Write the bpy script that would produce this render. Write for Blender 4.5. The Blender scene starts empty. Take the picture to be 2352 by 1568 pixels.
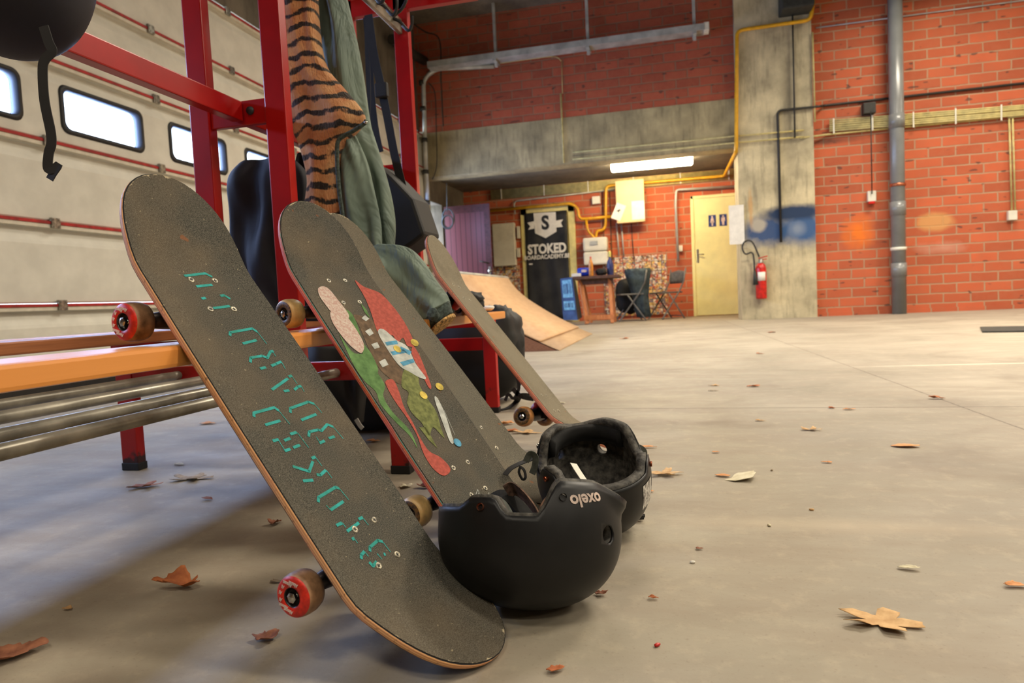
import bpy, bmesh, math, random
from mathutils import Vector, Matrix, noise
PI = math.pi
SC = bpy.context.scene
COL = SC.collection
rnd = random.Random(7)

# ------------------------------------------------------------ camera frame
FPX, PITCH, ROLL, YAW, CH = 1540.72, .05980, -.04920, -.23681, .42
def _basis():
    cy, sy = math.cos(YAW), math.sin(YAW)
    f = Vector((sy, cy, 0)); r = Vector((cy, -sy, 0)); u = Vector((0, 0, 1))
    cp, sp = math.cos(PITCH), math.sin(PITCH)
    f2 = f*cp - u*sp; u2 = u*cp + f*sp
    cr, sr = math.cos(ROLL), math.sin(ROLL)
    return r*cr + u2*sr, u2*cr - r*sr, f2
RR, UU, FF = _basis()
EYE = Vector((0, 0, CH))
def hit(x, y, ax, val):
    """world point on the plane axis=val seen at photo pixel x, y"""
    d = FF + RR*((x-1176)/FPX) - UU*((y-784)/FPX)
    return EYE + d*((val-EYE[ax])/d[ax])
def hx(x, y, v): return hit(x, y, 0, v)
def hy(x, y, v): return hit(x, y, 1, v)
def hz(x, y, v=0.0): return hit(x, y, 2, v)
cam = bpy.data.cameras.new('camera'); cam.sensor_width = 36; cam.lens = FPX*36/2352
cam.clip_start = .02; cam.clip_end = 200
co = bpy.data.objects.new('camera', cam); COL.objects.link(co)
M = Matrix((RR, UU, -FF)).transposed().to_4x4(); M.translation = EYE
co.matrix_world = M
cam.dof.use_dof = True; cam.dof.focus_distance = 1.05; cam.dof.aperture_fstop = 7.5
SC.camera = co
SC.view_settings.view_transform = 'Standard'; SC.view_settings.look = 'None'
SC.view_settings.gamma = 1; SC.view_settings.use_curve_mapping = False
SC.view_settings.exposure = 0.0

# ------------------------------------------------------------ materials
def lin(c):
    return tuple((v/255/12.92 if v/255 <= .04045 else ((v/255+.055)/1.055)**2.4) for v in c) + (1,)
class NT:
    def __init__(s, name):
        s.m = bpy.data.materials.new(name); s.m.use_nodes = True
        s.n = s.m.node_tree.nodes; s.l = s.m.node_tree.links
        s.b = s.n['Principled BSDF']
    def N(s, t, **k):
        n = s.n.new(t)
        for a, v in k.items(): setattr(n, a, v)
        return n
    def link(s, a, b): s.l.new(a, b)
    def obj(s):
        if not hasattr(s, '_o'): s._o = s.N('ShaderNodeTexCoord')
        return s._o.outputs['Object']
    def noise(s, scale, detail=4, vec=None, rough=.55, dist=0, stretch=None):
        v = vec or s.obj()
        if stretch:
            mp = s.N('ShaderNodeMapping'); mp.inputs['Scale'].default_value = stretch
            s.link(v, mp.inputs['Vector']); v = mp.outputs[0]
        n = s.N('ShaderNodeTexNoise'); n.inputs['Scale'].default_value = scale
        n.inputs['Detail'].default_value = detail; n.inputs['Roughness'].default_value = rough
        n.inputs['Distortion'].default_value = dist
        s.link(v, n.inputs['Vector']); return n.outputs[0]
    def ramp(s, fac, stops, interp='LINEAR'):
        r = s.N('ShaderNodeValToRGB'); e = r.color_ramp.elements; r.color_ramp.interpolation = interp
        while len(e) < len(stops): e.new(.5)
        for i, (p, c) in enumerate(stops):
            e[i].position = p; e[i].color = lin(c) if not isinstance(c, float) else (c, c, c, 1)
        s.link(fac, r.inputs[0]); return r.outputs[0]
    def val(s, x):
        return x
    def put(s, x, sock):
        if hasattr(x, 'is_linked') or hasattr(x, 'links'): s.link(x, sock)
        elif isinstance(x, tuple) and len(x) == 3: sock.default_value = lin(x)
        else: sock.default_value = x
    def mix(s, fac, a, b, mode='MIX'):
        m = s.N('ShaderNodeMix', data_type='RGBA', blend_type=mode)
        s.put(fac, m.inputs[0]); s.put(a, m.inputs[6]); s.put(b, m.inputs[7]); return m.outputs[2]
    def math(s, op, a, b=0.0, c=0.0, clamp=False):
        m = s.N('ShaderNodeMath', operation=op); m.use_clamp = clamp
        s.put(a, m.inputs[0]); s.put(b, m.inputs[1]); s.put(c, m.inputs[2]); return m.outputs[0]
    def xyz(s, v=None):
        x = s.N('ShaderNodeSeparateXYZ'); s.link(v or s.obj(), x.inputs[0]); return x.outputs
    def comb(s, x, y, z=0.0):
        c = s.N('ShaderNodeCombineXYZ'); s.put(x, c.inputs[0]); s.put(y, c.inputs[1]); s.put(z, c.inputs[2]); return c.outputs[0]
    def blob(s, a, b, ca, cb, ra, rb, soft=.5, wob=.25, sc=6):
        """1 inside a soft-edged wobbly ellipse in the (a, b) coordinates"""
        n = s.noise(sc, 3)
        dx = s.math('DIVIDE', s.math('SUBTRACT', a, ca), ra); dy = s.math('DIVIDE', s.math('SUBTRACT', b, cb), rb)
        d = s.math('SQRT', s.math('ADD', s.math('MULTIPLY', dx, dx), s.math('MULTIPLY', dy, dy)))
        d = s.math('ADD', d, s.math('MULTIPLY', s.math('SUBTRACT', n, .5), wob*2))
        return s.math('DIVIDE', s.math('SUBTRACT', 1.0, d), soft, clamp=True)
    def bump(s, h, st=.3, dist=.01):
        b = s.N('ShaderNodeBump'); b.inputs['Strength'].default_value = st; b.inputs['Distance'].default_value = dist
        s.link(h, b.inputs['Height']); s.link(b.outputs[0], s.b.inputs['Normal'])
    def out(s, color, rough=.6, metal=0, spec=None):
        s.put(color, s.b.inputs['Base Color']); s.put(rough, s.b.inputs['Roughness']); s.b.inputs['Metallic'].default_value = metal
        if spec is not None: s.b.inputs['Specular IOR Level'].default_value = spec
        return s.m
def simple(name, c, rough=.6, metal=0, var=.12, sc=20, spec=None, bump=0, c2=None):
    t = NT(name); n = t.noise(sc, 4)
    d = c2 or tuple(max(0, v*(1-var*2)) for v in c)
    col = t.mix(t.ramp(n, [(.35, 0.0), (.7, 1.0)]), d, tuple(min(255, v*(1+var*.4)) for v in c))
    if bump: t.bump(n, bump, .004)
    return t.out(col, rough, metal, spec)
def emit(name, c, st):
    t = NT(name); t.b.inputs['Emission Color'].default_value = lin(c); t.b.inputs['Emission Strength'].default_value = st
    return t.out(c, .5)

MAT = {}
def m_concrete(name, c, extra=None, streak=True):
    t = NT(name); n = t.noise(3, 6); n2 = t.noise(9, 5, stretch=(2.2, 2.2, .35)); n3 = t.noise(70, 3)
    d = tuple(v*.8 for v in c); l = tuple(min(255, v*1.12) for v in c)
    col = t.mix(t.ramp(n, [(.3, 0.0), (.7, 1.0)]), d, l)
    if streak: col = t.mix(t.math('MULTIPLY', t.ramp(n2, [(.5, 0.0), (.75, 1.0)]), .5), col, tuple(v*.55 for v in c))
    col = t.mix(t.math('MULTIPLY', t.ramp(n3, [(.55, 0.0), (.8, 1.0)]), .3), col, tuple(v*.6 for v in c))
    if extra: col = extra(t, col)
    t.bump(n3, .25, .004)
    return t.out(col, .85)
def m_brick(name, extra=None, tone=(202, 100, 62), mortar=(176, 146, 116)):
    t = NT(name); x, y, z = t.xyz(); v = t.comb(t.math('ADD', x, t.math('MULTIPLY', y, .7)), z)
    w = t.N('ShaderNodeVectorMath', operation='ADD'); nz = t.N('ShaderNodeTexNoise'); nz.inputs['Scale'].default_value = 5
    t.link(t.obj(), nz.inputs['Vector'])
    sc = t.N('ShaderNodeVectorMath', operation='SCALE'); sc.inputs['Scale'].default_value = .02
    t.link(nz.outputs[1], sc.inputs[0]); t.link(v, w.inputs[0]); t.link(sc.outputs[0], w.inputs[1])
    b = t.N('ShaderNodeTexBrick'); t.link(w.outputs[0], b.inputs['Vector'])
    b.offset = .5; b.inputs['Scale'].default_value = 1; b.inputs['Brick Width'].default_value = .32; b.inputs['Row Height'].default_value = .128
    b.inputs['Mortar Size'].default_value = .0105; b.inputs['Mortar Smooth'].default_value = .4; b.inputs['Bias'].default_value = 0
    b.inputs['Color1'].default_value = lin(tone); b.inputs['Color2'].default_value = lin(tuple(v*.84 for v in tone)); b.inputs['Mortar'].default_value = lin(mortar)
    n = t.noise(14, 5); n2 = t.noise(2.2, 4)
    col = t.mix(t.math('MULTIPLY', t.ramp(n, [(.4, 0.0), (.75, 1.0)]), .4), b.outputs[0], (178, 104, 72))
    col = t.mix(t.math('MULTIPLY', t.ramp(n2, [(.4, 0.0), (.7, 1.0)]), .28), col, (150, 76, 50))
    hole = t.noise(15, 1, rough=0, stretch=(.6, 1, 1.4))
    col = t.mix(t.ramp(hole, [(.76, 0.0), (.80, .75)]), col, (80, 56, 48))
    if extra: col = extra(t, col, x, z)
    inv = t.math('SUBTRACT', 1.0, b.outputs[1]); t.bump(t.math('ADD', inv, t.math('MULTIPLY', n, .3)), .6, .008)
    return t.out(col, .85)
def paint(t, col, a, b, ca, cb, ra, rb, c, soft=.5, wob=.25, sc=6, k=1.0):
    return t.mix(t.math('MULTIPLY', t.blob(a, b, ca, cb, ra, rb, soft, wob, sc), k), col, c)

def m_floor():
    t = NT('floor_concrete'); x, y, z = t.xyz()
    n = t.noise(1.1, 6, rough=.6, dist=.6); n2 = t.noise(5, 8, rough=.65, stretch=(.5, 1.4, 1)); n3 = t.noise(160, 3); n4 = t.noise(22, 6, rough=.7)
    col = t.mix(t.ramp(n, [(.3, 0.0), (.7, 1.0)]), (134, 127, 112), (174, 165, 147))
    col = t.mix(t.math('MULTIPLY', t.ramp(n2, [(.42, 0.0), (.62, 1.0)]), .65), col, (150, 138, 122))
    col = t.mix(t.math('MULTIPLY', t.ramp(n4, [(.52, 0.0), (.72, 1.0)]), .35), col, (190, 176, 152))
    col = t.mix(t.math('MULTIPLY', t.ramp(t.noise(1.9, 5, dist=1.2), [(.55, 0.0), (.75, 1.0)]), .45), col, (104, 90, 78))
    col = t.mix(t.math('MULTIPLY', t.ramp(n3, [(.6, 0.0), (.75, 1.0)]), .3), col, (110, 96, 84))
    # joints in the slab
    wob = t.math('MULTIPLY', t.math('SUBTRACT', n4, .5), .012)
    def joint(a, b0, sl, w, k):
        nonlocal col
        d = t.math('ABSOLUTE', t.math('SUBTRACT', t.math('ADD', b0, wob), t.math('SUBTRACT', y if a is x else x, t.math('MULTIPLY', a, sl))))
        col = t.mix(t.math('MULTIPLY', t.math('SUBTRACT', 1.0, t.math('DIVIDE', d, w), clamp=True), k), col, (70, 60, 52))
    joint(x, 2.505, -.033, .006, .9)
    joint(y, .99, -.03, .005, .75)
    # pale scuffs
    col = paint(t, col, x, y, 1.5, 3.72, .75, .02, (225, 214, 190), .5, .2, 9, .7)
    col = paint(t, col, x, y, .25, 1.25, .5, .05, (186, 170, 146), .9, .3, 6, .4)
    t.bump(t.math('ADD', n4, t.math('MULTIPLY', n3, .4)), .15, .003)
    return t.out(col, t.ramp(n2, [(.3, .5), (.7, .72)]), 0, .35)

def m_grip(name, seed, dust, base=((54, 54, 50), (104, 101, 91))):
    t = NT(name); o = t.obj()
    mp = t.N('ShaderNodeMapping'); mp.inputs['Location'].default_value = (seed, seed*2, 0); t.link(o, mp.inputs[0]); v = mp.outputs[0]
    g = t.noise(800, 3, v); n = t.noise(11, 5, v); n2 = t.noise(6, 3, v)
    col = t.mix(t.ramp(g, [(.4, 0.0), (.62, 1.0)]), base[0], base[1])
    col = t.mix(t.math('MULTIPLY', t.ramp(n2, [(.45, 0.0), (.72, 1.0)]), dust), col, (128, 112, 90))
    col = t.mix(t.math('MULTIPLY', t.ramp(n, [(.5, 0.0), (.7, 1.0)]), .3), col, (88, 82, 70))
    sp = t.noise(190, 1, v); col = t.mix(t.ramp(sp, [(.74, 0.0), (.78, .7)]), col, (170, 158, 130))
    rs = t.noise(45, 1, v); col = t.mix(t.ramp(rs, [(.76, 0.0), (.8, .6)]), col, (150, 92, 55))
    x, y, z = t.xyz()
    # chewed, paper-pale rim at nose and tail
    ed = t.noise(90, 4, v, rough=.8)
    a = t.math('DIVIDE', t.math('SUBTRACT', t.math('ABSOLUTE', y), .228), .176); b = t.math('DIVIDE', x, .097)
    a = t.math('MAXIMUM', a, 0.0)
    d = t.math('ADD', t.math('POWER', a, 3.4), t.math('MULTIPLY', b, b))
    k = t.math('MULTIPLY', t.math('GREATER_THAN', t.math('ADD', d, t.math('MULTIPLY', t.math('SUBTRACT', ed, .5),   .42)), .965), t.math('GREATER_THAN', a, .35))
    col = t.mix(t.math('MULTIPLY', k, .8), col, (196, 182, 152))
    t.bump(g, .9, .0012)
    return t.out(col, .93, 0, .25)
def m_ply(name, bands, worn):
    t = NT(name); uv = t.N('ShaderNodeUVMap').outputs[0]; x, y, z = t.xyz(uv)
    st = [(i/len(bands), c) for i, c in enumerate(bands)]
    col = t.ramp(y, st, 'CONSTANT')
    n = t.noise(60, 5, stretch=(1, .25, 1))
    col = t.mix(t.math('MULTIPLY', t.ramp(n, [(.45, 0.0), (.62, 1.0)]), .8), col, worn)
    n2 = t.noise(150, 3); col = t.mix(t.math('MULTIPLY', t.ramp(n2, [(.6, 0.0), (.7, 1.0)]), .7), col, (105, 76, 52))
    return t.out(col, .6)
def m_tiger():
    t = NT('tiger_fur'); o = t.obj(); x, y, z = t.xyz()
    w = t.noise(9, 3)
    zz = t.math('ADD', t.math('MULTIPLY', z, 160.0), t.math('MULTIPLY', w, 9.0))
    zz = t.math('ADD', zz, t.math('MULTIPLY', t.math('ABSOLUTE', t.math('SINE', t.math('MULTIPLY', x, 30.0))), 2.0))
    s_ = t.math('SINE', zz)
    fine = t.noise(160, 4, stretch=(1.6, 1.6, .35))
    s_ = t.math('ADD', s_, t.math('MULTIPLY', t.math('SUBTRACT', fine, .5), 1.2))
    s_ = t.math('ADD', s_, t.math('MULTIPLY', t.math('SUBTRACT', t.noise(24, 2, stretch=(1, 1, 2.5)), .5), 2.6))
    base = t.mix(t.ramp(t.noise(14, 3), [(.35, 0.0), (.7, 1.0)]), (204, 134, 86), (232, 180, 126))
    col = t.mix(t.ramp(s_, [(.25, 0.0), (.75, 1.0)]), base, (46, 38, 34))
    t.bump(fine, 1.0, .01)
    m = t.out(col, .9, 0, .15); t.b.inputs['Sheen Weight'].default_value = .3; return m
# ------------------------------------------------------------ geometry helpers
class MB:
    def __init__(s): s.b = bmesh.new(); s.uv = None
    def _f(s, vs, mi=0, sm=False):
        try: f = s.b.faces.new(vs)
        except ValueError: return None
        f.material_index = mi; f.smooth = sm; return f
    def box(s, x0, x1, y0, y1, z0, z1, mi=0, bev=0, M=None):
        t = bmesh.new(); bmesh.ops.create_cube(t, size=1)
        for v in t.verts: v.co = Vector(((x0+x1)/2+v.co.x*(x1-x0), (y0+y1)/2+v.co.y*(y1-y0), (z0+z1)/2+v.co.z*(z1-z0)))
        if bev: bmesh.ops.bevel(t, geom=list(t.edges), offset=bev, segments=2, affect='EDGES', profile=.6)
        s.merge(t, mi, M); return s
    def merge(s, t, mi=0, M=None, sm=None):
        mp = {}
        for v in t.verts: mp[v] = s.b.verts.new(M @ v.co if M else v.co)
        for f in t.faces:
            g = s._f([mp[v] for v in f.verts], mi if mi is not None else f.material_index, f.smooth if sm is None else sm)
        t.free(); return s
    def bar(s, a, b, w, h, mi=0, up=(0, 0, 1), bev=0):
        a, b = Vector(a), Vector(b); d = (b-a); L = d.length; d.normalize()
        u = Vector(up); r = d.cross(u); r = r.normalized() if r.length > 1e-5 else Vector((1, 0, 0)); u = r.cross(d)
        m = Matrix((r, d, u)).transposed().to_4x4(); m.translation = (a+b)/2
        return s.box(-w/2, w/2, -L/2, L/2, -h/2, h/2, mi, bev, m)
    def sweep(s, path, prof, mi=0, cap=True, up=(0, 0, 1), sm=True, closed=False):
        """prof(i, n) -> list of (a, b) offsets across the path"""
        P = [Vector(p) for p in path]; n = len(P); rings = []; u = Vector(up); r = None
        for i, p in enumerate(P):
            d = (P[(i+1) % n]-P[i-1]) if closed else (P[min(i+1, n-1)]-P[max(i-1, 0)]); d.normalize()
            if r is None:
                r = d.cross(u)
                if r.length < 1e-3: r = d.cross(Vector((1, 0, 0)))
            r = (r-d*r.dot(d)).normalized(); q = r.cross(d)
            rings.append([s.b.verts.new(p+r*a+q*b) for a, b in prof(i, n)])
        m = len(rings[0]); rng = n if closed else n-1
        for i in range(rng):
            A, B = rings[i], rings[(i+1) % n]
            for j in range(m): s._f((A[j], A[(j+1) % m], B[(j+1) % m], B[j]), mi, sm)
        if cap and not closed: s._f(list(reversed(rings[0])), mi); s._f(rings[-1], mi)
        return s
    def tube(s, path, r, seg=10, mi=0, cap=True, closed=False, up=(0, 0, 1)):
        f = r if callable(r) else (lambda i, n: r)
        return s.sweep(path, lambda i, n: [(f(i, n)*math.cos(k*2*PI/seg), f(i, n)*math.sin(k*2*PI/seg)) for k in range(seg)], mi, cap, up, True, closed)
    def ribbon(s, path, w, t=.0015, mi=0, up=(0, 0, 1), cap=True):
        return s.sweep(path, lambda i, n: [(-w/2, -t/2), (w/2, -t/2), (w/2, t/2), (-w/2, t/2)], mi, cap, up, False)
    def lathe(s, prof, M=None, seg=32, mi=0, sm=True, mis=None):
        """prof: (radius, height) pairs turned round local z"""
        rings = []
        for r, h in prof:
            if r < 1e-6: rings.append([s.b.verts.new((M or Matrix()) @ Vector((0, 0, h)))])
            else: rings.append([s.b.verts.new((M or Matrix()) @ Vector((r*math.cos(k*2*PI/seg), r*math.sin(k*2*PI/seg), h))) for k in range(seg)])
        for i in range(len(rings)-1):
            A, B = rings[i], rings[i+1]; m_ = mis[i] if mis else mi
            for k in range(seg):
                a, b = (A[k % len(A)], A[(k+1) % len(A)]), (B[(k+1) % len(B)], B[k % len(B)])
                vs = []
                for v in a+b:
                    if v not in vs: vs.append(v)
                if len(vs) > 2: s._f(vs, m_, sm)
        return s
    def poly(s, pts, mi=0, thick=None):
        """flat outline; thick = vector to extrude by"""
        A = [s.b.verts.new(p) for p in pts]
        s._f(A, mi)
        if thick is not None:
            B = [s.b.verts.new(Vector(p)+Vector(thick)) for p in pts]; s._f(list(reversed(B)), mi); n = len(A)
            for i in range(n): s._f((A[i], B[i], B[(i+1) % n], A[(i+1) % n]), mi)
        return s
    def loft(s, rings, mi=0, sm=True, cap=True, closed=True):
        R = [[s.b.verts.new(p) for p in r] for r in rings]; m = len(R[0])
        for A, B in zip(R, R[1:]):
            for j in range(m if closed else m-1): s._f((A[j], A[(j+1) % m], B[(j+1) % m], B[j]), mi, sm)
        if cap and closed: s._f(list(reversed(R[0])), mi, sm); s._f(R[-1], mi, sm)
        return s
    def build(s, name, mats, parent=None, sub=0, bev=0, fix=True):
        if fix: bmesh.ops.recalc_face_normals(s.b, faces=list(s.b.faces))
        me = bpy.data.meshes.new(name); s.b.to_mesh(me); s.b.free()
        return link_mesh(name, me, mats, parent, sub, bev)
def link_mesh(name, me, mats, parent=None, sub=0, bev=0):
    for m in (mats if isinstance(mats, (list, tuple)) else [mats]): me.materials.append(MAT[m] if isinstance(m, str) else m)
    o = bpy.data.objects.new(name, me); COL.objects.link(o)
    if parent: o.parent = parent
    if sub: q = o.modifiers.new('s', 'SUBSURF'); q.levels = q.render_levels = sub
    if bev: q = o.modifiers.new('b', 'BEVEL'); q.width = bev; q.segments = 2; q.limit_method = 'ANGLE'
    return o
def tag(o, label, cat, group=None, kind=None):
    o['label'] = label; o['category'] = cat
    if group: o['group'] = group
    if kind: o['kind'] = kind
    return o
def thing(name, loc, label, cat, group=None, M=None):
    o = bpy.data.objects.new(name, None); COL.objects.link(o); o.empty_display_size = .05
    if M is not None: o.matrix_world = M
    else: o.location = loc
    return tag(o, label, cat, group)
def struct(o): o['kind'] = 'structure'; return o
def sempty(name, loc=(0, 0, 0)):
    o = bpy.data.objects.new(name, None); COL.objects.link(o); o.location = loc; return struct(o)
def copy_tree(o, parent=None):
    c = o.copy(); COL.objects.link(c)
    if parent is not None: c.parent = parent
    for ch in list(o.children): copy_tree(ch, c)
    return c
def text_mesh(s, size, bold=0.0, ext=.0005, align='CENTER'):
    cu = bpy.data.curves.new('t', 'FONT'); cu.body = s; cu.size = size; cu.offset = bold; cu.extrude = ext; cu.align_x = align; cu.align_y = 'CENTER'
    cu.resolution_u = 3
    o = bpy.data.objects.new('t', cu); COL.objects.link(o); bpy.context.view_layer.update()
    me = bpy.data.meshes.new_from_object(o.evaluated_get(bpy.context.evaluated_depsgraph_get()))
    bpy.data.objects.remove(o); bpy.data.curves.remove(cu); return me
def text_obj(s, size, mat, M, parent, name='lettering', bold=0.0, ext=.0006, warp=None, sx=1.0):
    me = text_mesh(s, size, bold, ext)
    for v in me.vertices:
        v.co.x *= sx
        v.co = (warp(v.co) if warp else M @ v.co)
    return link_mesh(name, me, mat, parent)
def frame_m(o, x, y):
    """matrix with local x, y axes along the given vectors"""
    x = Vector(x).normalized(); y = Vector(y); y = (y-x*y.dot(x)).normalized(); z = x.cross(y)
    m = Matrix((x, y, z)).transposed().to_4x4(); m.translation = Vector(o); return m
def smooth_path(pts, k=6):
    P = [Vector(p) for p in pts]; out = []
    for i in range(len(P)-1):
        a, b, c, d = P[max(i-1, 0)], P[i], P[i+1], P[min(i+2, len(P)-1)]
        for j in range(k):
            t = j/k; out.append(.5*((2*b)+(c-a)*t+(2*a-5*b+4*c-d)*t*t+(3*b-a-3*c+d)*t**3))
    out.append(P[-1]); return out
def blobby(size, p=2.6, nz=.08, f=3.0, seg=28, rings=18, seed=0, flat=0.0):
    """rounded soft bag shape as bmesh, centred, resting form; folds by noise"""
    t = bmesh.new(); bmesh.ops.create_uvsphere(t, u_segments=seg, v_segments=rings, radius=1)
    for v in t.verts:
        c = v.co.copy(); k = (abs(c.x)**p+abs(c.y)**p+abs(c.z)**p)**(-1/p); c *= k
        c *= 1+nz*noise.noise(c*f+Vector((seed, seed*2, 0)))+nz*.5*noise.noise(c*f*2.7+Vector((seed, 0, 5)))
        v.co = Vector((c.x*size[0]/2, c.y*size[1]/2, c.z*size[2]/2))
    for f_ in t.faces: f_.smooth = True
    return t

# ------------------------------------------------------------ material set
def build_mats():
    M_ = MAT
    M_['floor'] = m_floor()
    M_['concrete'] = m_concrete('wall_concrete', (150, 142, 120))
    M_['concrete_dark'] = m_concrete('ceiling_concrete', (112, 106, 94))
    def beamx(t, col):
        x, y, z = t.xyz()
        return col
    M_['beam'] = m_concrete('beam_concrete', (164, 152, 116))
    def colx(t, col):
        x, y, z = t.xyz()
        col = paint(t, col, x, z, 1.30, 1.22, .42, .26, (38, 70, 116), .5, .3, 7, .95)
        col = paint(t, col, x, z, 1.20, 1.30, .13, .12, (176, 168, 150), .4, .25, 7, .9)
        col = paint(t, col, x, z, 1.78, 1.24, .38, .34, (42, 84, 134), .6, .2, 6, .95)
        col = paint(t, col, x, z, 1.70, 1.22, .14, .13, (132, 144, 160), .8, .2, 6, .8)
        col = paint(t, col, x, z, 1.66, 1.44, .52, .13, (34, 54, 84), .5, .2, 8, 1.0)
        col = paint(t, col, x, z, 1.10, 1.55, .04, .32, (206, 158, 96), .6, .5, 12, .6)
        return paint(t, col, x, z, 1.62, 2.9, .14, 1.2, (86, 80, 66), .9, .3, 5, .7)
    M_['column'] = m_concrete('column_concrete', (190, 178, 144), colx)
    def wallx(t, col, x, z):
        col = paint(t, col, x, z, 2.49, 1.12, .26, .27, (236, 120, 32), .8, .35, 7, .95)
        col = paint(t, col, x, z, 3.42, 1.19, .27, .15, (204, 150, 92), .4, .2, 7, .85)
        col = paint(t, col, x, z, 3.5, .85, .42, .11, (206, 160, 138), 1, .6, 5, .6)
        return paint(t, col, x, z, 2.15, 2.38, .5, .06, (70, 50, 42), .8, .3, 5, .8)
    M_['brick'] = m_brick('wall_brick', wallx)
    M_['brick_upper_shade'] = m_brick('wall_brick_upper_shade', None, (176, 86, 60), (134, 104, 82))  # darker copy of the brick: dimness above the lamps is put into the colour
    M_['brick2'] = m_brick('wall_brick_recess')
    M_['plaster'] = simple('hall_plaster', (176, 166, 146), .9, sc=3, var=.06)
    M_['panel'] = simple('door_panel', (228, 227, 216), .5, sc=6, var=.03)
    M_['panel_lip'] = simple('door_lip', (226, 220, 202), .5, var=.04)
    M_['seal_red'] = simple('seal_red', (186, 30, 30), .6)
    M_['steel'] = simple('brushed_steel', (170, 168, 158), .35, .8, sc=60, var=.15)
    M_['zinc'] = simple('galvanised', (190, 192, 186), .45, .25, sc=5, var=.1)
    M_['rubber'] = simple('black_rubber', (26, 27, 30), .55)
    M_['red'] = simple('red_enamel', (168, 9, 7), .3, sc=8, var=.05)
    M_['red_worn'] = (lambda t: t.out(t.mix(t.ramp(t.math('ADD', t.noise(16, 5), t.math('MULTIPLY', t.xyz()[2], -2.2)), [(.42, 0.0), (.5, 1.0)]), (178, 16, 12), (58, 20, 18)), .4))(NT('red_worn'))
    def wood(name, a, b, rough=.4, st=(3, .5, 14)):
        t = NT(name); n = t.noise(14, 5, stretch=st); return t.out(t.mix(t.ramp(n, [(.35, 0.0), (.7, 1.0)]), a, b), rough)
    M_['slat'] = wood('varnished_slat', (222, 146, 72), (232, 156, 80), .32, (1, .12, 4))
    M_['slat_shaded'] = wood('shaded_slat', (150, 92, 56), (172, 108, 66), .4)  # slat wood browned, the rear slat's shade is put into its colour
    M_['tubing'] = simple('grey_tube', (176, 170, 154), .33, .35, sc=16, var=.12)
    M_['yellow'] = simple('gas_yellow', (232, 172, 26), .4, sc=10, var=.06)
    M_['orange'] = simple('gas_orange', (206, 138, 36), .5, sc=10, var=.12)
    M_['cream'] = simple('conduit_cream', (206, 190, 124), .5, sc=12, var=.08)
    M_['grey_pipe'] = simple('drain_grey', (128, 130, 128), .28, sc=4, var=.05, spec=.6)
    M_['cord_black'] = simple('black_cord', (38, 36, 32), .5)
    M_['dark'] = simple('dark_iron', (50, 48, 42), .6)
    M_['yellow_door'] = simple('door_yellow', (246, 238, 168), .45, sc=4, var=.03)
    M_['frame_yellow'] = simple('frame_yellow', (236, 220, 142), .5, sc=8, var=.05)
    M_['maroon'] = (lambda t: t.out(t.mix(t.ramp(t.math('FRACT', t.math('MULTIPLY', t.xyz()[0], 11.0)), [(.0, 1.0), (.1, 1.0), (.14, 0.0)]), (112, 66, 78), (62, 34, 44)), .4))(NT('maroon_boards'))
    M_['white'] = simple('white_plastic', (226, 222, 206), .45, sc=6, var=.03)
    M_['paper'] = simple('paper', (236, 232, 220), .8, sc=12, var=.03)
    M_['beige'] = simple('beige_metal', (232, 204, 152), .5, sc=5, var=.03)
    M_['blue'] = simple('sign_blue', (38, 66, 132), .4)
    M_['black'] = simple('black_banner', (40, 40, 40), .7, sc=3, var=.3)
    M_['bag_black'] = simple('bag_black', (16, 16, 17), .7, sc=8, var=.25)
    M_['bag_light'] = simple('bag_sheen', (34, 34, 33), .6, sc=8, var=.2)
    M_['navy'] = simple('jacket_navy', (25, 29, 44), .75, sc=10, var=.2)
    M_['helmet_black'] = simple('helmet_matt_black', (21, 22, 24), .42, sc=60, var=.06, spec=.35)
    M_['helmet_navy'] = simple('helmet_navy', (12, 15, 34), .7, sc=40, var=.06)
    M_['foam'] = simple('helmet_foam', (84, 81, 75), .75, sc=90, var=.3, bump=.6)
    M_['pad'] = simple('helmet_pad', (20, 20, 20), .95, sc=60, var=.2)
    M_['strap_grey'] = simple('strap_grey', (78, 82, 74), .8, sc=90, var=.15)
    M_['strap_brown'] = simple('strap_brown', (128, 98, 80), .85, sc=70, var=.25)
    M_['strap_black'] = simple('strap_black', (28, 28, 30), .75)
    M_['chrome'] = simple('chrome', (190, 188, 182), .2, 1)
    M_['copper'] = simple('copper', (196, 116, 82), .3, .8)
    M_['bolt'] = simple('bolt_steel', (206, 198, 174), .4, .15, sc=200, var=.3)
    M_['bolt_dark'] = simple('bolt_recess', (36, 33, 28), .6)
    M_['truck'] = simple('truck_dark', (66, 50, 44), .4, .5, sc=40, var=.3)
    M_['wheel_red'] = simple('wheel_red', (228, 44, 24), .4, sc=90, var=.12)
    M_['wheel_worn'] = simple('wheel_worn', (166, 126, 92), .5, sc=50, var=.2)
    M_['wheel_cream'] = simple('wheel_cream', (226, 188, 122), .4, sc=40, var=.1)
    M_['wheel_tan'] = simple('wheel_tan', (186, 128, 72), .5, sc=50, var=.2)
    M_['wheel_print'] = simple('wheel_print', (120, 84, 30), .5, c2=(40, 34, 24), sc=260)
    M_['print_white'] = simple('print_white', (238, 214, 200), .5)
    M_['bearing'] = simple('bearing', (58, 54, 54), .35, .6)
    M_['grip1'] = m_grip('grip_first', 1.3, .5); M_['grip2'] = m_grip('grip_second', 4.1, .45)
    M_['grip3'] = m_grip('grip_third', 7.7, .3, ((76, 74, 66), (124, 119, 105))); M_['grip4'] = m_grip('grip_fourth', 9.2, .5, ((100, 94, 80), (152, 143, 122)))  # third grip has a paler base: light on its angled face is painted in
    M_['ply1'] = m_ply('ply_tan', [(96, 62, 44), (222, 172, 118), (190, 134, 92), (228, 178, 124), (198, 142, 98), (224, 170, 116)], (214, 152, 112))
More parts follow.
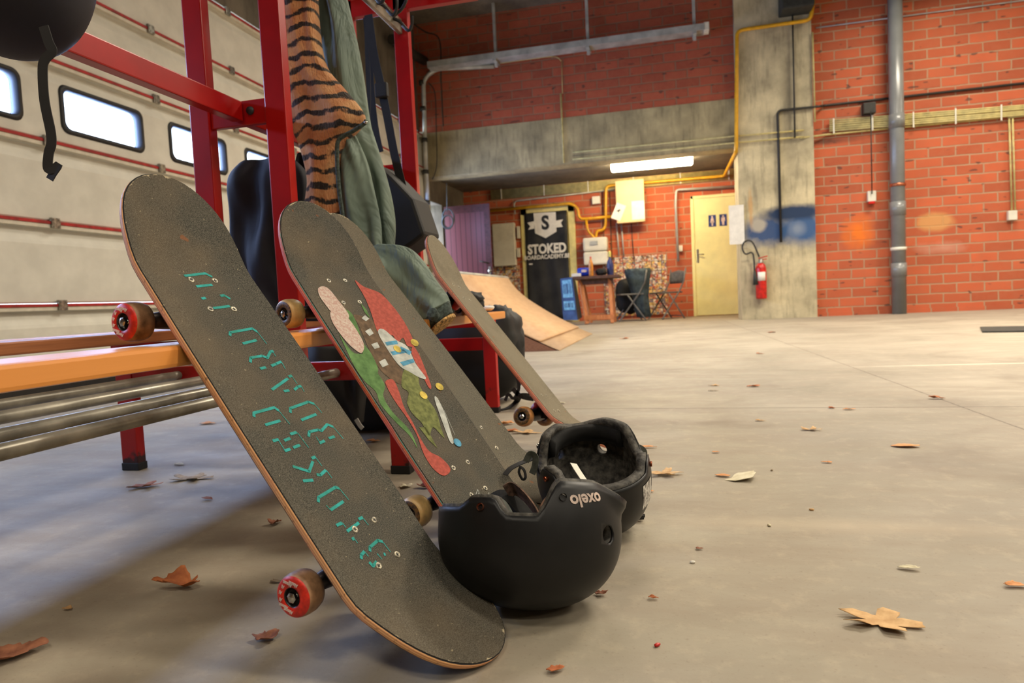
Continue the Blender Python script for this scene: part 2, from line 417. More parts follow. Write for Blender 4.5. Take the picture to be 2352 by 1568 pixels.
    M_['ply2'] = m_ply('ply_red', [(198, 84, 76), (232, 130, 84), (204, 66, 56), (236, 150, 92), (214, 96, 60), (96, 150, 132)], (206, 90, 84))
    M_['ply4'] = m_ply('ply_pink', [(196, 104, 84), (222, 140, 112), (204, 116, 92), (226, 150, 120), (204, 110, 88), (222, 146, 116)], (206, 132, 96))
    M_['teal'] = simple('paint_teal', (52, 160, 160), .8, c2=(50, 138, 128), sc=60, spec=.2)
    M_['a_bone'] = simple('paint_bone', (194, 184, 172), .85, c2=(180, 146, 136), sc=240, spec=.2)
    M_['a_red'] = simple('paint_red', (180, 88, 76), .85, sc=160, var=.07, spec=.2)
    M_['a_green'] = simple('paint_green', (100, 136, 82), .85, c2=(72, 104, 60), sc=50, spec=.2)
    M_['a_olive'] = simple('paint_olive', (124, 130, 78), .85, c2=(92, 98, 58), sc=90, spec=.2)
    M_['a_brown'] = simple('paint_brown', (112, 92, 72), .85, c2=(84, 70, 56), sc=70, spec=.2)
    M_['a_white'] = simple('paint_white', (192, 196, 190), .85, sc=60, var=.08, spec=.2)
    M_['a_blue'] = simple('paint_blue', (92, 160, 194), .85, sc=60, spec=.2)
    M_['a_yellow'] = simple('paint_yellow', (220, 196, 96), .85, sc=60, spec=.2)
    M_['tiger'] = m_tiger()
    t = NT('coat_green'); n = t.noise(7, 4, dist=.8, stretch=(1, 1, .5)); t.bump(n, .9, .05); M_['green_cloth'] = t.out(t.mix(t.ramp(t.noise(5, 3), [(.35, 0.0), (.7, 1.0)]), (86, 102, 94), (114, 130, 116)), .75)
    M_['green_rib'] = simple('coat_rib', (74, 88, 82), .9, sc=120, var=.25)
    M_['fuzz'] = simple('cuff_fleece', (218, 172, 106), .95, sc=160, var=.3)
    M_['ramp'] = wood('ramp_ply', (190, 150, 110), (202, 164, 124), .6, (1.5, .4, 1.5))
    M_['ramp_lip'] = wood('ramp_lip', (166, 134, 100), (180, 148, 112), .6, (1.5, .4, 1.5))
    M_['ramp_side'] = wood('ramp_side', (142, 96, 68), (174, 122, 88), .7)
    M_['pine'] = wood('pine', (198, 118, 68), (222, 148, 92), .6, (3, 3, .6))
    M_['brown_top'] = simple('table_brown', (104, 70, 52), .5)
    M_['cloth_blue'] = simple('cloth_blue', (62, 92, 150), .8, sc=8)
    M_['cloth_sky'] = simple('cloth_sky', (130, 190, 226), .8, sc=30, c2=(90, 150, 200))
    M_['cobalt'] = simple('cobalt', (24, 62, 196), .4)
    M_['jar'] = simple('bottle_blue', (52, 62, 120), .3)
    M_['juice'] = simple('bottle_amber', (226, 150, 66), .25)
    M_['cap_red'] = simple('cap_red', (206, 48, 36), .4)
    M_['cap_yellow'] = simple('cap_yellow', (224, 210, 110), .4)
    M_['chair_grey'] = simple('chair_grey', (112, 110, 108), .5, .2)
    M_['denim'] = simple('denim', (66, 80, 86), .85, sc=14, c2=(36, 48, 56))
    M_['ext_red'] = simple('extinguisher_red', (214, 34, 26), .3)
    M_['mat_black'] = simple('mat_black', (52, 54, 48), .7)
    t = NT('collage'); x, y, z = t.xyz(); v = t.comb(t.math('ADD', x, y), z)
    def cells(s_):
        sn = t.N('ShaderNodeVectorMath', operation='SCALE'); sn.inputs['Scale'].default_value = s_; t.link(v, sn.inputs[0])
        fl = t.N('ShaderNodeVectorMath', operation='FLOOR'); t.link(sn.outputs[0], fl.inputs[0])
        w = t.N('ShaderNodeTexWhiteNoise'); w.noise_dimensions = '3D'; t.link(fl.outputs[0], w.inputs['Vector']); return w.outputs[0], w.outputs[1], sn.outputs[0]
    a, _, _ = cells(18.0); b_, _, _ = cells(46.0)
    c1 = t.ramp(a, [(0, (196, 150, 112)), (.16, (208, 200, 186)), (.32, (172, 84, 62)), (.46, (96, 104, 120)), (.6, (214, 180, 96)), (.74, (120, 84, 66)), (.88, (224, 214, 200))], 'CONSTANT')
    c2 = t.ramp(b_, [(0, (90, 70, 60)), (.2, (220, 206, 184)), (.4, (180, 70, 52)), (.6, (140, 130, 130)), (.8, (210, 160, 84))], 'CONSTANT')
    col = t.mix(t.ramp(t.noise(30, 2), [(.45, 0.0), (.55, 1.0)]), c1, c2)
    fx = t.math('FRACT', t.math('MULTIPLY', t.math('ADD', x, y), 6.0)); fz = t.math('FRACT', t.math('MULTIPLY', z, 6.0))
    gr = t.math('MAXIMUM', t.math('LESS_THAN', fx, .05), t.math('LESS_THAN', fz, .05))
    M_['collage'] = t.out(t.mix(gr, col, (60, 46, 40)), .5)
    t = NT('sticker_print'); n = t.noise(220, 3, stretch=(1, 1, .4)); M_['sticker'] = t.out(t.mix(t.ramp(n, [(.48, 0.0), (.52, 1.0)]), (120, 116, 114), (214, 212, 206)), .4)
    def leaf(name, a, b): t = NT(name); return t.out(t.mix(t.ramp(t.noise(60, 4), [(.35, 0.0), (.7, 1.0)]), a, b), .75)
    M_['leaf_rust'] = leaf('leaf_rust', (160, 88, 48), (196, 118, 66)); M_['leaf_tan'] = leaf('leaf_tan', (190, 148, 98), (222, 184, 132))
    M_['leaf_grey'] = leaf('leaf_grey', (128, 112, 92), (164, 148, 124)); M_['leaf_pale'] = leaf('leaf_pale', (206, 196, 164), (228, 222, 196))
    M_['leaf_brown'] = leaf('leaf_brown', (120, 72, 52), (170, 112, 82)); M_['leaf_orange'] = leaf('leaf_orange', (206, 140, 86), (226, 164, 108))
    g = NT('window_pane'); g.n.remove(g.b); tr = g.N('ShaderNodeBsdfTransparent'); gl = g.N('ShaderNodeBsdfGlossy'); gl.inputs['Roughness'].default_value = .05
    mx = g.N('ShaderNodeMixShader'); mx.inputs[0].default_value = .06; g.link(tr.outputs[0], mx.inputs[1]); g.link(gl.outputs[0], mx.inputs[2]); g.link(mx.outputs[0], g.n['Material Output'].inputs[0]); M_['glass'] = g.m
    M_['lamp'] = emit('tube_glow', (255, 230, 182), 75)
build_mats()
HAC, HAF, HAD = hz(1203, 1214, .105)+Vector((.007, .002, 0)), (-.99, -.09, .0), (.0, -.34, -1)
HBC, HBF, HBD = hz(1346, 1084, .105)+Vector((.012, .003, 0)), (.32, -.95, 0), (.0, .22, -1)
LAMPS = [(2.4, 1.0, 76), (2.2, 5.0, 240), (6.0, 1.0, 130), (6.0, 5.0, 225), (2.2, -3, 75), (6, -3, 80), (3.5, 8.3, 105), (7, 8.3, 90), (-.6, 6.6, 90), (-1.0, -1.5, 45)]
WINP = 26
EXPO = 0.0
LETTERS= [('T',[(-0.0282,0.2424),(0.0115,0.2493),(0.0202,0.2432)]),('T',[(-0.0196,0.2232),(0.0104,0.2274)]),('T',[(-0.0243,0.2004),(-0.0163,0.2023)]),('T',[(0.0117,0.2065),(0.0197,0.2078),(0.0264,0.2011)]),('T',[(-0.015,0.1833),(0.0168,0.1873)]),('T',[(-0.0176,0.1338),(-0.0131,0.1396),(0.0306,0.145),(0.0356,0.1385)]),('t',[(0.0356,0.1385),(0.0382,0.1159)]),('T',[(-0.0045,0.1191),(0.0244,0.1238)]),('T',[(-0.0127,0.0866),(-0.0069,0.0941),(0.0156,0.0957),(0.0222,0.0915),(0.0349,0.1014),(0.0418,0.1027)]),('t',[(0.0399,0.1028),(0.0396,0.0925)]),('T',[(-0.0029,0.0745),(0.0086,0.076)]),('T',[(0.0198,0.0774),(0.0312,0.0798),(0.0434,0.083)]),('t',[(0.0434,0.083),(0.0416,0.0696)]),('T',[(-0.0067,0.0386),(0.0346,0.053)]),('T',[(0.038,0.0555),(0.0457,0.0571)]),('T',[(0.0123,0.0334),(0.0227,0.0333)]),('T',[(0.0324,0.033),(0.0426,0.0369),(0.0502,0.0376)]),('t',[(0.0447,0.0547),(0.0452,0.0419)]),('t',[(0.0502,0.0376),(0.0483,0.0271)]),('T',[(-0.0012,-0.0014),(0.0037,0.0052),(0.0432,0.01),(0.0519,0.005)]),('t',[(0.0519,0.005),(0.0547,-0.0116)]),('T',[(0.0091,-0.0158),(0.0427,-0.0118)]),('T',[(-0.0632,0.003),(-0.0594,0.0086),(-0.022,0.011),(-0.0182,0.0051)]),('t',[(-0.0182,0.0051),(-0.0145,-0.0182)]),('T',[(-0.0539,-0.0115),(-0.0262,-0.0099)]),('T',[(-0.0245,-0.0324),(-0.0118,-0.0316)]),('T',[(-0.0404,-0.0391),(-0.0286,-0.038)]),('T',[(-0.0335,-0.0519),(-0.0204,-0.0508)]),('T',[(-0.0582,-0.0357),(-0.0477,-0.0356)]),('T',[(-0.05,-0.0532),(-0.0395,-0.0526)]),('t',[(-0.0115,-0.0326),(-0.009,-0.0577)]),('t',[(-0.0489,-0.0372),(-0.0492,-0.0512)]),('T',[(0.003,-0.0424),(0.0096,-0.0355),(0.0275,-0.0359),(0.0317,-0.0385),(0.0503,-0.0312),(0.0584,-0.0371)]),('t',[(0.0584,-0.0371),(0.062,-0.059)]),('T',[(0.0141,-0.0556),(0.0259,-0.0542)]),('T',[(0.0361,-0.0525),(0.049,-0.0519)]),('t',[(0.0159,-0.0453),(0.0153,-0.0552)]),('T',[(-0.0529,-0.0762),(-0.0329,-0.0895),(-0.0166,-0.0777)]),('T',[(-0.0157,-0.0734),(-0.0076,-0.0729)]),('t',[(-0.0082,-0.0748),(-0.0071,-0.0878)]),('T',[(-0.0245,-0.0967),(-0.0193,-0.099),(-0.0051,-0.0949)]),('t',[(-0.0046,-0.095),(-0.0037,-0.1077)]),('T',[(-0.0516,-0.099),(-0.0355,-0.1022)]),('T',[(-0.0494,-0.1315),(-0.0442,-0.126),(-0.0081,-0.1214),(-0.0029,-0.1247)]),('t',[(-0.0029,-0.1247),(0.0001,-0.1438)]),('T',[(-0.0387,-0.1468),(-0.01,-0.143)]),('t',[(-0.0407,-0.139),(-0.0387,-0.1468)]),('T',[(-0.0448,-0.1677),(-0.0343,-0.1677)]),('t',[(-0.0333,-0.1676),(-0.0332,-0.1747)]),('T',[(-0.0347,-0.18),(-0.0077,-0.1767)]),('T',[(-0.0045,-0.1725),(0.0043,-0.1724)]),('t',[(0.0037,-0.1734),(0.005,-0.1849)]),('T',[(-0.0352,-0.1917),(-0.0302,-0.1917)]),('t',[(-0.031,-0.1919),(-0.0304,-0.1991)]),('T',[(-0.0199,-0.2154),(-0.0156,-0.2107),(0.0039,-0.208),(0.0103,-0.2124)]),('t',[(0.0103,-0.2124),(0.012,-0.2288)]),('T',[(-0.0014,-0.227),(0.0016,-0.2282)]),('T',[(-0.0403,-0.2182),(-0.0365,-0.214),(-0.0283,-0.212)]),('t',[(-0.0283,-0.212),(-0.0274,-0.22)]),('T',[(-0.0317,-0.2263),(-0.0296,-0.2329),(-0.0197,-0.2301)]),('t',[(-0.011,-0.222),(-0.0093,-0.2309)])]
ART= {'bone':[[(-0.0599,0.2165),(-0.0458,0.2225),(-0.0345,0.216),(-0.0303,0.1905),(-0.0271,0.1591),(-0.0339,0.1461),(-0.049,0.1472),(-0.0633,0.1613),(-0.0671,0.1818),(-0.0673,0.2002)],[(-0.0672,0.1615),(-0.0508,0.1708),(-0.0394,0.166),(-0.0335,0.139),(-0.0344,0.1026),(-0.041,0.0813),(-0.0565,0.0685),(-0.0665,0.0765),(-0.0744,0.0949),(-0.0782,0.1206),(-0.0769,0.1422)]],'red':[[(0.0458,0.2367),(0.0579,0.2207),(0.0865,0.2019),(0.0954,0.1675),(0.0971,0.1258),(0.0909,0.0879),(0.0818,0.0672),(0.066,0.0712),(0.0687,0.0901),(0.0446,0.0799),(0.0472,0.0987),(0.0286,0.0963),(0.0273,0.1132),(0.015,0.1122),(0.0307,0.1556),(0.0418,0.1966)],[(0.0794,0.0675),(0.0797,0.0461),(0.071,0.0158),(0.0571,-0.023),(0.0478,-0.0264),(0.0539,0.006),(0.0577,0.0302),(0.0641,0.0534)],[(-0.0447,0.0043),(-0.0254,0.0049),(-0.0284,-0.0176),(-0.0415,-0.0526),(-0.0445,-0.084),(-0.0502,-0.1142),(-0.05,-0.1408),(-0.034,-0.1584),(-0.0286,-0.1803),(-0.0401,-0.189),(-0.0563,-0.1876),(-0.0664,-0.1692),(-0.0649,-0.1411),(-0.0537,-0.1089),(-0.0505,-0.0736),(-0.0524,-0.0411),(-0.0507,-0.0135)]],'green':[[(-0.0794,0.1129),(-0.0791,0.0954),(-0.0737,0.0707),(-0.0507,0.0649),(-0.0547,0.0489),(-0.0497,0.0223),(-0.0521,-0.0039),(-0.0713,-0.0236),(-0.0739,-0.0549),(-0.0628,-0.0888),(-0.0641,-0.1107),(-0.0711,-0.1299),(-0.0702,-0.1047),(-0.0824,-0.0727),(-0.0904,-0.0379),(-0.0818,-0.0124),(-0.0928,0.0106),(-0.0948,0.0405),(-0.0878,0.0753)],[(-0.0312,0.1656),(-0.0188,0.1586),(-0.0223,0.1319),(-0.0364,0.0908),(-0.0349,0.0658),(-0.042,0.0326),(-0.0555,0.0232),(-0.0571,0.056),(-0.0463,0.0918),(-0.0379,0.1311)],[(0.0206,0.1799),(0.0249,0.1635),(0.0188,0.1425),(0.0153,0.1565)]],'olive':[[(0.0178,0.0217),(0.039,0.0226),(0.0406,0.002),(0.0288,-0.018),(0.0264,-0.0472),(0.026,-0.0763),(0.0119,-0.1065),(0.003,-0.1276),(-0.0052,-0.1024),(-0.0281,-0.1152),(-0.0253,-0.0885),(-0.0318,-0.0685),(-0.0283,-0.0459),(-0.0087,-0.026),(-0.0148,-0.0104)],[(-0.0374,-0.0948),(-0.0345,-0.1227),(-0.0274,-0.1416),(-0.0246,-0.1206),(-0.022,-0.0984)]],'brown':[[(-0.0167,0.1522),(0.003,0.1488),(0.0217,0.1369),(0.0112,0.0856),(0.0092,0.0451),(0.0104,0.0168),(-0.0083,-0.0067),(-0.0251,0.001),(-0.0367,0.0222),(-0.0388,0.0457),(-0.032,0.0803),(-0.0209,0.1246)]],'white':[[(0.0142,0.1081),(0.0332,0.1148),(0.0477,0.0869),(0.0644,0.0692),(0.0561,0.0284),(0.0574,-0.0048),(0.0431,-0.0024),(0.0263,0.0144),(0.0122,0.0296),(0.0093,0.0633)],[(-0.0027,0.144),(0.0109,0.1504),(0.0159,0.1416),(0.0029,0.1362)],[(-0.0154,0.1139),(0.0021,0.1196),(0.0021,0.1072),(-0.0126,0.1024)],[(-0.0215,0.0841),(-0.0036,0.0872),(-0.0057,0.0753),(-0.0208,0.073)],[(-0.0302,0.0455),(-0.0113,0.0499),(-0.0127,0.0362),(-0.0308,0.0329)],[(0.042,-0.0522),(0.0515,-0.0501),(0.0437,-0.0849),(0.0262,-0.124),(0.0185,-0.1408),(0.0104,-0.1387),(0.0202,-0.1084)]],'blue':[[(0.0155,0.0852),(0.047,0.086),(0.0454,0.0777),(0.014,0.0771)],[(0.0125,0.0629),(0.0541,0.0641),(0.0525,0.0559),(0.0131,0.0547)],[(0.0187,0.0377),(0.0575,0.0406),(0.0558,0.0325),(0.0207,0.0283)],[(0.0475,0.0712),(0.0665,0.0563),(0.0546,0.0494),(0.0407,0.0657)]]}
DISCS= [('y', (0.0341, 0.0665)), ('y', (0.0874, 0.0741)), ('y', (0.0215, -0.0384)), ('y', (0.0749, -0.0292)), ('b', (0.026, -0.1437))]
SCR= [[(-0.0321, -0.2515), (0.0009, -0.2332), (-0.0086, -0.2596)], [(-0.0243, -0.2524), (-0.0024, -0.2391)], [(-0.0117, -0.255), (-0.006, -0.2415)], [(0.0076, -0.2564), (0.0219, -0.2462)], [(0.0198, -0.2588), (0.033, -0.2525), (0.0268, -0.2611), (0.0439, -0.2526), (0.0372, -0.2629)], [(0.0481, -0.0771), (0.0335, -0.1287)]]
# ------------------------------------------------------------ the hall
YW, YB, XL, ZC = 10.05, 12.2, -3.75, 4.75
def bx(name, a, m): return struct(MB().box(*a).build(name, m))
bx('floor', (-4.6, 9.3, -6, 12.5, -.12, 0), 'floor')
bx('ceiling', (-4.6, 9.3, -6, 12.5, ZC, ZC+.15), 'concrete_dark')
bx('wall_right', (9.1, 9.25, -6, 12.5, 0, ZC), 'plaster')
bx('wall_rear', (-4.6, 9.1, -6.1, -5.9, 0, ZC), 'plaster')
bx('wall_front', (1.93, 9.1, YW, YW+.25, 0, ZC), 'brick')
bx('wall_front_upper', (XL, .97, YW, YW+.25, 3.09, ZC), 'brick_upper_shade')
bx('trim_1', (XL, .97, YW-.01, YW+.34, 2.41, 3.09), 'beam')
bx('trim_2', (.95, 1.93, 9.93, 10.5, 0, ZC), 'column')
bx('trim_3', (1.93, 9.1, YW-.012, YW, 0, .055), 'brick')
bx('wall_back', (-4.2, 1.6, YB, YB+.2, 0, 2.62), 'brick2')
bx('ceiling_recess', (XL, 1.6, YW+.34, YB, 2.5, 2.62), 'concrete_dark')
bx('wall_recess_side', (1.4, 1.6, 10.5, YB, 0, 2.62), 'brick2')
# left wall, with the roller door opening and a doorway in the recess
wl = MB(); wl.box(XL-.25, XL, -5.9, -.6, 0, ZC); wl.box(XL-.25, XL, -.6, 10.0, 3.13, ZC); wl.box(XL-.25, XL, 10.0, 10.38, 0, ZC)
wl.box(XL-.25, XL, 10.38, 10.93, 2.1, ZC); wl.box(XL-.25, XL, 10.93, 12.3, 0, 2.7)
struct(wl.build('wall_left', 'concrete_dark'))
struct(MB().box(XL, XL+.12, 9.98, 10.05, 0, 3.1).build('trim_4', 'concrete'))

# sectional door: seven insulated panels seen from inside
door = sempty('door_1', (-3.7, 4.7, 0))
seams = [.03, .535, 1.04, 1.54, 2.05, 2.555, 3.06, 3.13]
Y0, Y1 = -.6, 10.0
winY = [(3.555+.9435*k, 3.555+.9435*k+.648) for k in range(-4, 7)]
def prof(z0, z1):
    return [(-.045, z0+.012), (-.006, z0+.012), (0, z0+.02), (0, z1-.135), (-.006, z1-.115), (-.02, z1-.08), (-.03, z1-.05), (-.032, z1-.036), (-.012, z1-.034), (-.012, z1-.012), (-.045, z1-.012)]
def panel(z0, z1, holes):
    m = MB(); P = prof(z0, z1)
    P = [(-3.7+a, z) for a, z in P]
    if not holes:
        m.loft([[(a, Y0, z) for a, z in P], [(a, Y1, z) for a, z in P]], sm=False)
    else:
        zl, zh = 1.64, 1.905
        low = [(-3.745, z0+.012), (-3.706, z0+.012), (-3.7, z0+.02), (-3.7, zl), (-3.745, zl)]
        up = [(-3.7, zh)] + P[3:] + [(-3.745, zh)]
        for Q in (low, up): m.loft([[(a, Y0, z) for a, z in Q], [(a, Y1, z) for a, z in Q]], sm=False)
        ys = [Y0] + [v for w in winY for v in w] + [Y1]
        for a, b in zip(ys[::2], ys[1::2]): m.box(-3.745, -3.7, a, b, zl, zh)
    m.build('panel', 'panel', door)
for a, b in zip(seams, seams[1:]):
    if b-a > .2: panel(a, b, abs(a-1.54) < .01)
for z in seams[1:7]:
    s_ = MB(); s_.box(-3.713, -3.678, Y0, Y1, z-.010, z+.008); s_.build('seal', 'seal_red', door)
    s_ = MB(); s_.box(-3.716, -3.684, Y0, Y1, z-.034, z-.010, bev=.002); s_.build('lip', 'panel_lip', door)
MB().box(-3.745, -3.70, Y0, Y1, .0, .045).build('bottom_seal', 'rubber', door)
hg = MB(); hg.box(-3.69, -3.668, -.03, .03, -.035, .03, bev=.003)
for yy, zz in ((-.018, .018), (.018, .018), (-.018, -.022), (.018, -.022)):
    hg.lathe([(0, .003), (.005, .003), (.005, 0)], Matrix.Translation((-3.668, yy, zz)) @ Matrix.Rotation(PI/2, 4, 'Y'), 8)
hinge = hg.build('hinge', 'steel', door)
first = True
for z in seams[1:7]:
    for k in range(8):
        y = 2.467+.943*k; h = hinge if first else hinge.copy()
        if not first: COL.objects.link(h)
        first = False; h.parent = door; h.location = (3.7-3.7, 0, 0); h.location = (0, y, z)
for o in list(door.children):
    o.location = o.location-Vector(door.location)
def rrect(y0, y1, z0, z1, r, k=5):
    pts = []
    for cy, cz, a0 in ((y1-r, z1-r, 0), (y0+r, z1-r, 90), (y0+r, z0+r, 180), (y1-r, z0+r, 270)):
        for i in range(k+1):
            a = math.radians(a0+90*i/k); pts.append((cy+r*math.cos(a), cz+r*math.sin(a)))
    return pts
wn = 0
for a, b in winY:
    if b < 2.9: continue
    wn += 1; cy = (a+b)/2
    w = sempty('window_%d' % wn, (-3.7, cy, 1.77))
    out_ = rrect(a-.022-cy, b+.022-cy, 1.64-.022-1.77, 1.905+.022-1.77, .055); inn = rrect(a+.012-cy, b-.012-cy, 1.652-1.77, 1.893-1.77, .045)
    m = MB(); n = len(out_)
    rings = [[(.0, y, z) for y, z in out_], [(.009, y*.985, z*.97) for y, z in out_], [(.009, y*1.01, z*1.02) for y, z in inn], [(-.05, y, z) for y, z in inn]]
    m.loft(rings, cap=False); m.build('window_frame', 'rubber', w)
    MB().poly([(-.03, y, z) for y, z in inn]).build('pane', 'glass', w)

# ------------------------------------------------------------ doors in the recess
def framed(n, x0, x1, zt, leafmat, framemat, w=.06):
    d = sempty('door_%d' % n, ((x0+x1)/2, YB, 0)); c = (x0+x1)/2; h = (x1-x0)/2
    f = MB(); f.box(-h, -h+w, -.04, 0, 0, zt, bev=.006); f.box(h-w, h, -.04, 0, 0, zt, bev=.006); f.box(-h, h, -.04, 0, zt-w, zt, bev=.006)
    f.build('door_frame', framemat, d)
    MB().box(-h+w, h-w, -.022, 0, .01, zt-w, bev=.004).build('door_leaf', leafmat, d)
    return d, c, h
d2, c2, h2 = framed(2, .36, 1.36, 2.08, 'yellow_door', 'yellow_door', .05)
hd = MB(); hd.box(-.42, -.385, -.03, -.022, .93, 1.16, bev=.003); hd.tube([(-.40, -.03, 1.07), (-.40, -.075, 1.07), (-.30, -.075, 1.065)], .009, 8); hd.build('door_handle', 'steel', d2)
for i, (px, py) in enumerate(((1636, 507), (1661, 505))):
    c = hy(px, py, YB-.03); x = c.x-c2; z = c.z
    s_ = MB().box(x-.062, x+.062, -.026, -.022, z-.1, z+.1, bev=.001).build('sign', 'blue', d2)
    g = MB(); g.lathe([(0, .0008), (.015, .0008), (.015, 0)], frame_m((x, -.0262, z+.068), (1, 0, 0), (0, 0, 1)), 14)
    if i == 0: b = [(-.018, .048), (.018, .048), (.036, -.03), (.016, -.03), (.012, -.085), (-.012, -.085), (-.016, -.03), (-.036, -.03)]
    else: b = [(-.03, .048), (.03, .048), (.032, -.02), (.018, -.02), (.016, -.085), (-.016, -.085), (-.018, -.02), (-.032, -.02)]
    g.poly([(x+p, -.0262, z+q) for p, q in b], thick=(0, -.0008, 0)); g.build('pictogram', 'print_white', s_)
tag(MB().box(-.1, .1, -.004, .004, -.27, .27).build('notice', 'paper'), 'large blank white notice at the right edge of the yellow toilet door', 'notice').location = (1.075, 11.9, 1.55)
bpy.data.objects['notice'].location = hy(1691, 517, 9.96); bpy.data.objects['notice'].location.x -= .0
bpy.data.objects['notice'].location.y = 9.9
d3, c3, h3 = framed(3, -2.66, -1.66, 2.1, 'frame_yellow', 'frame_yellow', .12)
# the hall's maroon door, standing open beside a bright doorway
d4 = sempty('door_4', (-3.72, 10.97, 0))
MB().box(0, .80, -.02, .02, .02, 2.07, bev=.004).build('door_leaf', 'maroon', d4)
f = MB(); f.box(.0, .8, -.028, -.02, 1.94, 2.07); f.box(.70, .8, -.028, -.02, .02, 1.94); f.build('rail', simple('maroon_rail', (92, 50, 58), .45), d4)
MB().tube([(.74, -.03, 1.08), (.74, -.07, 1.08), (.60, -.08, 1.12)], .012, 8).build('door_handle', 'cord_black', d4)
MB().lathe([(0, .012), (.028, .012), (.03, 0)], frame_m((.755, -.03, .95), (1, 0, 0), (0, 0, 1)), 14).build('lock', 'chrome', d4)
MB().box(.735, .775, -.034, -.028, .74, 1.02, bev=.002).build('lock_plate', 'steel', d4)

# hanging vinyl banner on door_3
bn = thing('banner', (c3, YB-.045, 0), 'black STOKED board academy banner hanging over a yellow framed door', 'banner')
tl, tr_, bl = hy(1204, 489, YB-.05), hy(1302, 484, YB-.05), hy(1218, 728, YB-.05)
x0, x1, zt = tl.x-c3, tr_.x-c3, (tl.z+tr_.z)/2
m = MB(); R_ = []
for j in range(22):
    z = zt-(zt-.05)*j/21
    R_.append([(x0+(x1-x0)*i/16, -.012-.010*math.sin(i*1.1+z*2.4)*min(1, j/6)-.006*math.sin(i*.55), z) for i in range(17)])
m.loft(R_, closed=False, cap=False); o = m.build('sheet', 'black', bn); q = o.modifiers.new('t', 'SOLIDIFY'); q.thickness = .002; q.offset = 1
cx, yb = (x0+x1)/2, -.037
def bp(px, py): p = hy(px, py, YB-.05); return (p.x-c3, yb, p.z)
MB().poly([bp(1226, 490), bp(1277, 487), bp(1279, 532), bp(1254, 547), bp(1230, 536)], thick=(0, -.001, 0)).build('shield', 'paper', bn)
MB().poly([bp(1212, 512), bp(1228, 508), bp(1228, 525), bp(1214, 528), bp(1219, 520)], thick=(0, -.001, 0)).build('ribbon', 'paper', bn); g = MB(); g.poly([bp(1278, 507), bp(1294, 504), bp(1289, 512), bp(1293, 521), bp(1278, 523)], thick=(0, -.001, 0)); g.build('ribbon', 'paper', bn)
def btext(s, px, py, size, mat, bold, sx, name, y=yb): 
    p = bp(px, py); return text_obj(s, size, mat, Matrix.Translation((p[0], y-.0015, p[2])) @ Matrix.Rotation(PI/2, 4, 'X'), bn, name, bold, .0005, None, sx)
btext('S', 1253, 513, .34, 'black', .014, .9, 'lettering')
btext('STOKED', 1257, 572, .235, 'paper', .010, .80, 'lettering')
btext('BOARDACADEMY.BE', 1257, 590, .105, 'paper', .003, .86, 'lettering')
MB().box(*[bp(1216, 606)[0], bp(1224, 606)[0], yb-.001, yb, bp(1220, 608)[2], bp(1220, 605)[2]]).build('print_line', 'paper', bn)

# ------------------------------------------------------------ wall services
def pipe(name, pts, r, mat, label, cat='pipe', clamps=None, seg=8, group=None, bend=None):
    P = []
    for i, p in enumerate(pts): P.append(Vector(p))
    if bend:
        Q = [P[0]]
        for a, b, c in zip(P, P[1:], P[2:]):
            u = (a-b); v = (c-b); k = min(bend, u.length*.45, v.length*.45); u.normalize(); v.normalize()
            s0, s1 = b+u*k, b+v*k
            for t in (0, .25, .5, .75, 1): Q.append(s0*(1-t)**2+b*2*t*(1-t)+s1*t*t)
        Q.append(P[-1]); P = Q
    o = MB().tube(P, r, seg).build(name, mat); tag(o, label, cat, group)
    if clamps:
        for c in clamps: MB().tube([Vector(c)+Vector((-.001, 0, 0))-Vector(pts[0])*0, Vector(c)+Vector((0, 0, .03))], r*1.5, 8).build('clamp', 'dark', o)
    return o
gp = pipe('gas_pipe', [hy(1868, 0, 9.86), hy(1862, 46, 9.86), hy(1693, 70, 9.86), hy(1691, 348, 9.86), hy(1663, 404, 12.09), hy(1392, 427, 12.09), hy(1391, 517, 12.09), hy(1386, 528, 12.1), hy(1370, 530, 12.1), hy(1369, 548, 12.1)], .026, 'yellow', 'yellow gas pipe running down the concrete column and along the recess to the meter', 'pipe', bend=.08)
pipe('gas_pipe', [hy(1122, 484, 12.08), hy(1312, 467, 12.08), hy(1327, 478, 12.08), hy(1330, 504, 12.08), hy(1405, 497, 12.08)], .027, 'yellow', 'yellow gas pipe passing above the black banner and dipping beside its door', 'pipe', bend=.1)
pipe('gas_pipe', [hy(1346, 503, 12.06), hy(1350, 530, 12.06), hy(1360, 540, 12.06), hy(1367, 548, 12.06)], .022, 'yellow', 'short yellow gas pipe branching down to the left of the meter top', 'pipe', bend=.05)
# gas meter
a, b = hy(1339, 547, 12.0), hy(1397, 606, 12.0)
gm = thing('gas_meter', ((a.x+b.x)/2, 12.05, b.z), 'rounded white gas meter on the brick wall fed by yellow pipes', 'gas meter')
W_, H_ = (b.x-a.x), a.z-b.z
MB().box(-W_/2, W_/2, -.1, .12, 0, H_*.48, bev=.03).build('lower_case', 'white', gm); MB().box(-W_/2, W_/2, -.1, .12, H_*.5, H_, bev=.035).build('upper_case', 'white', gm)
MB().box(-W_*.2, W_*.12, -.115, -.1, H_*.72, H_*.86, bev=.004).build('dial', 'zinc', gm)
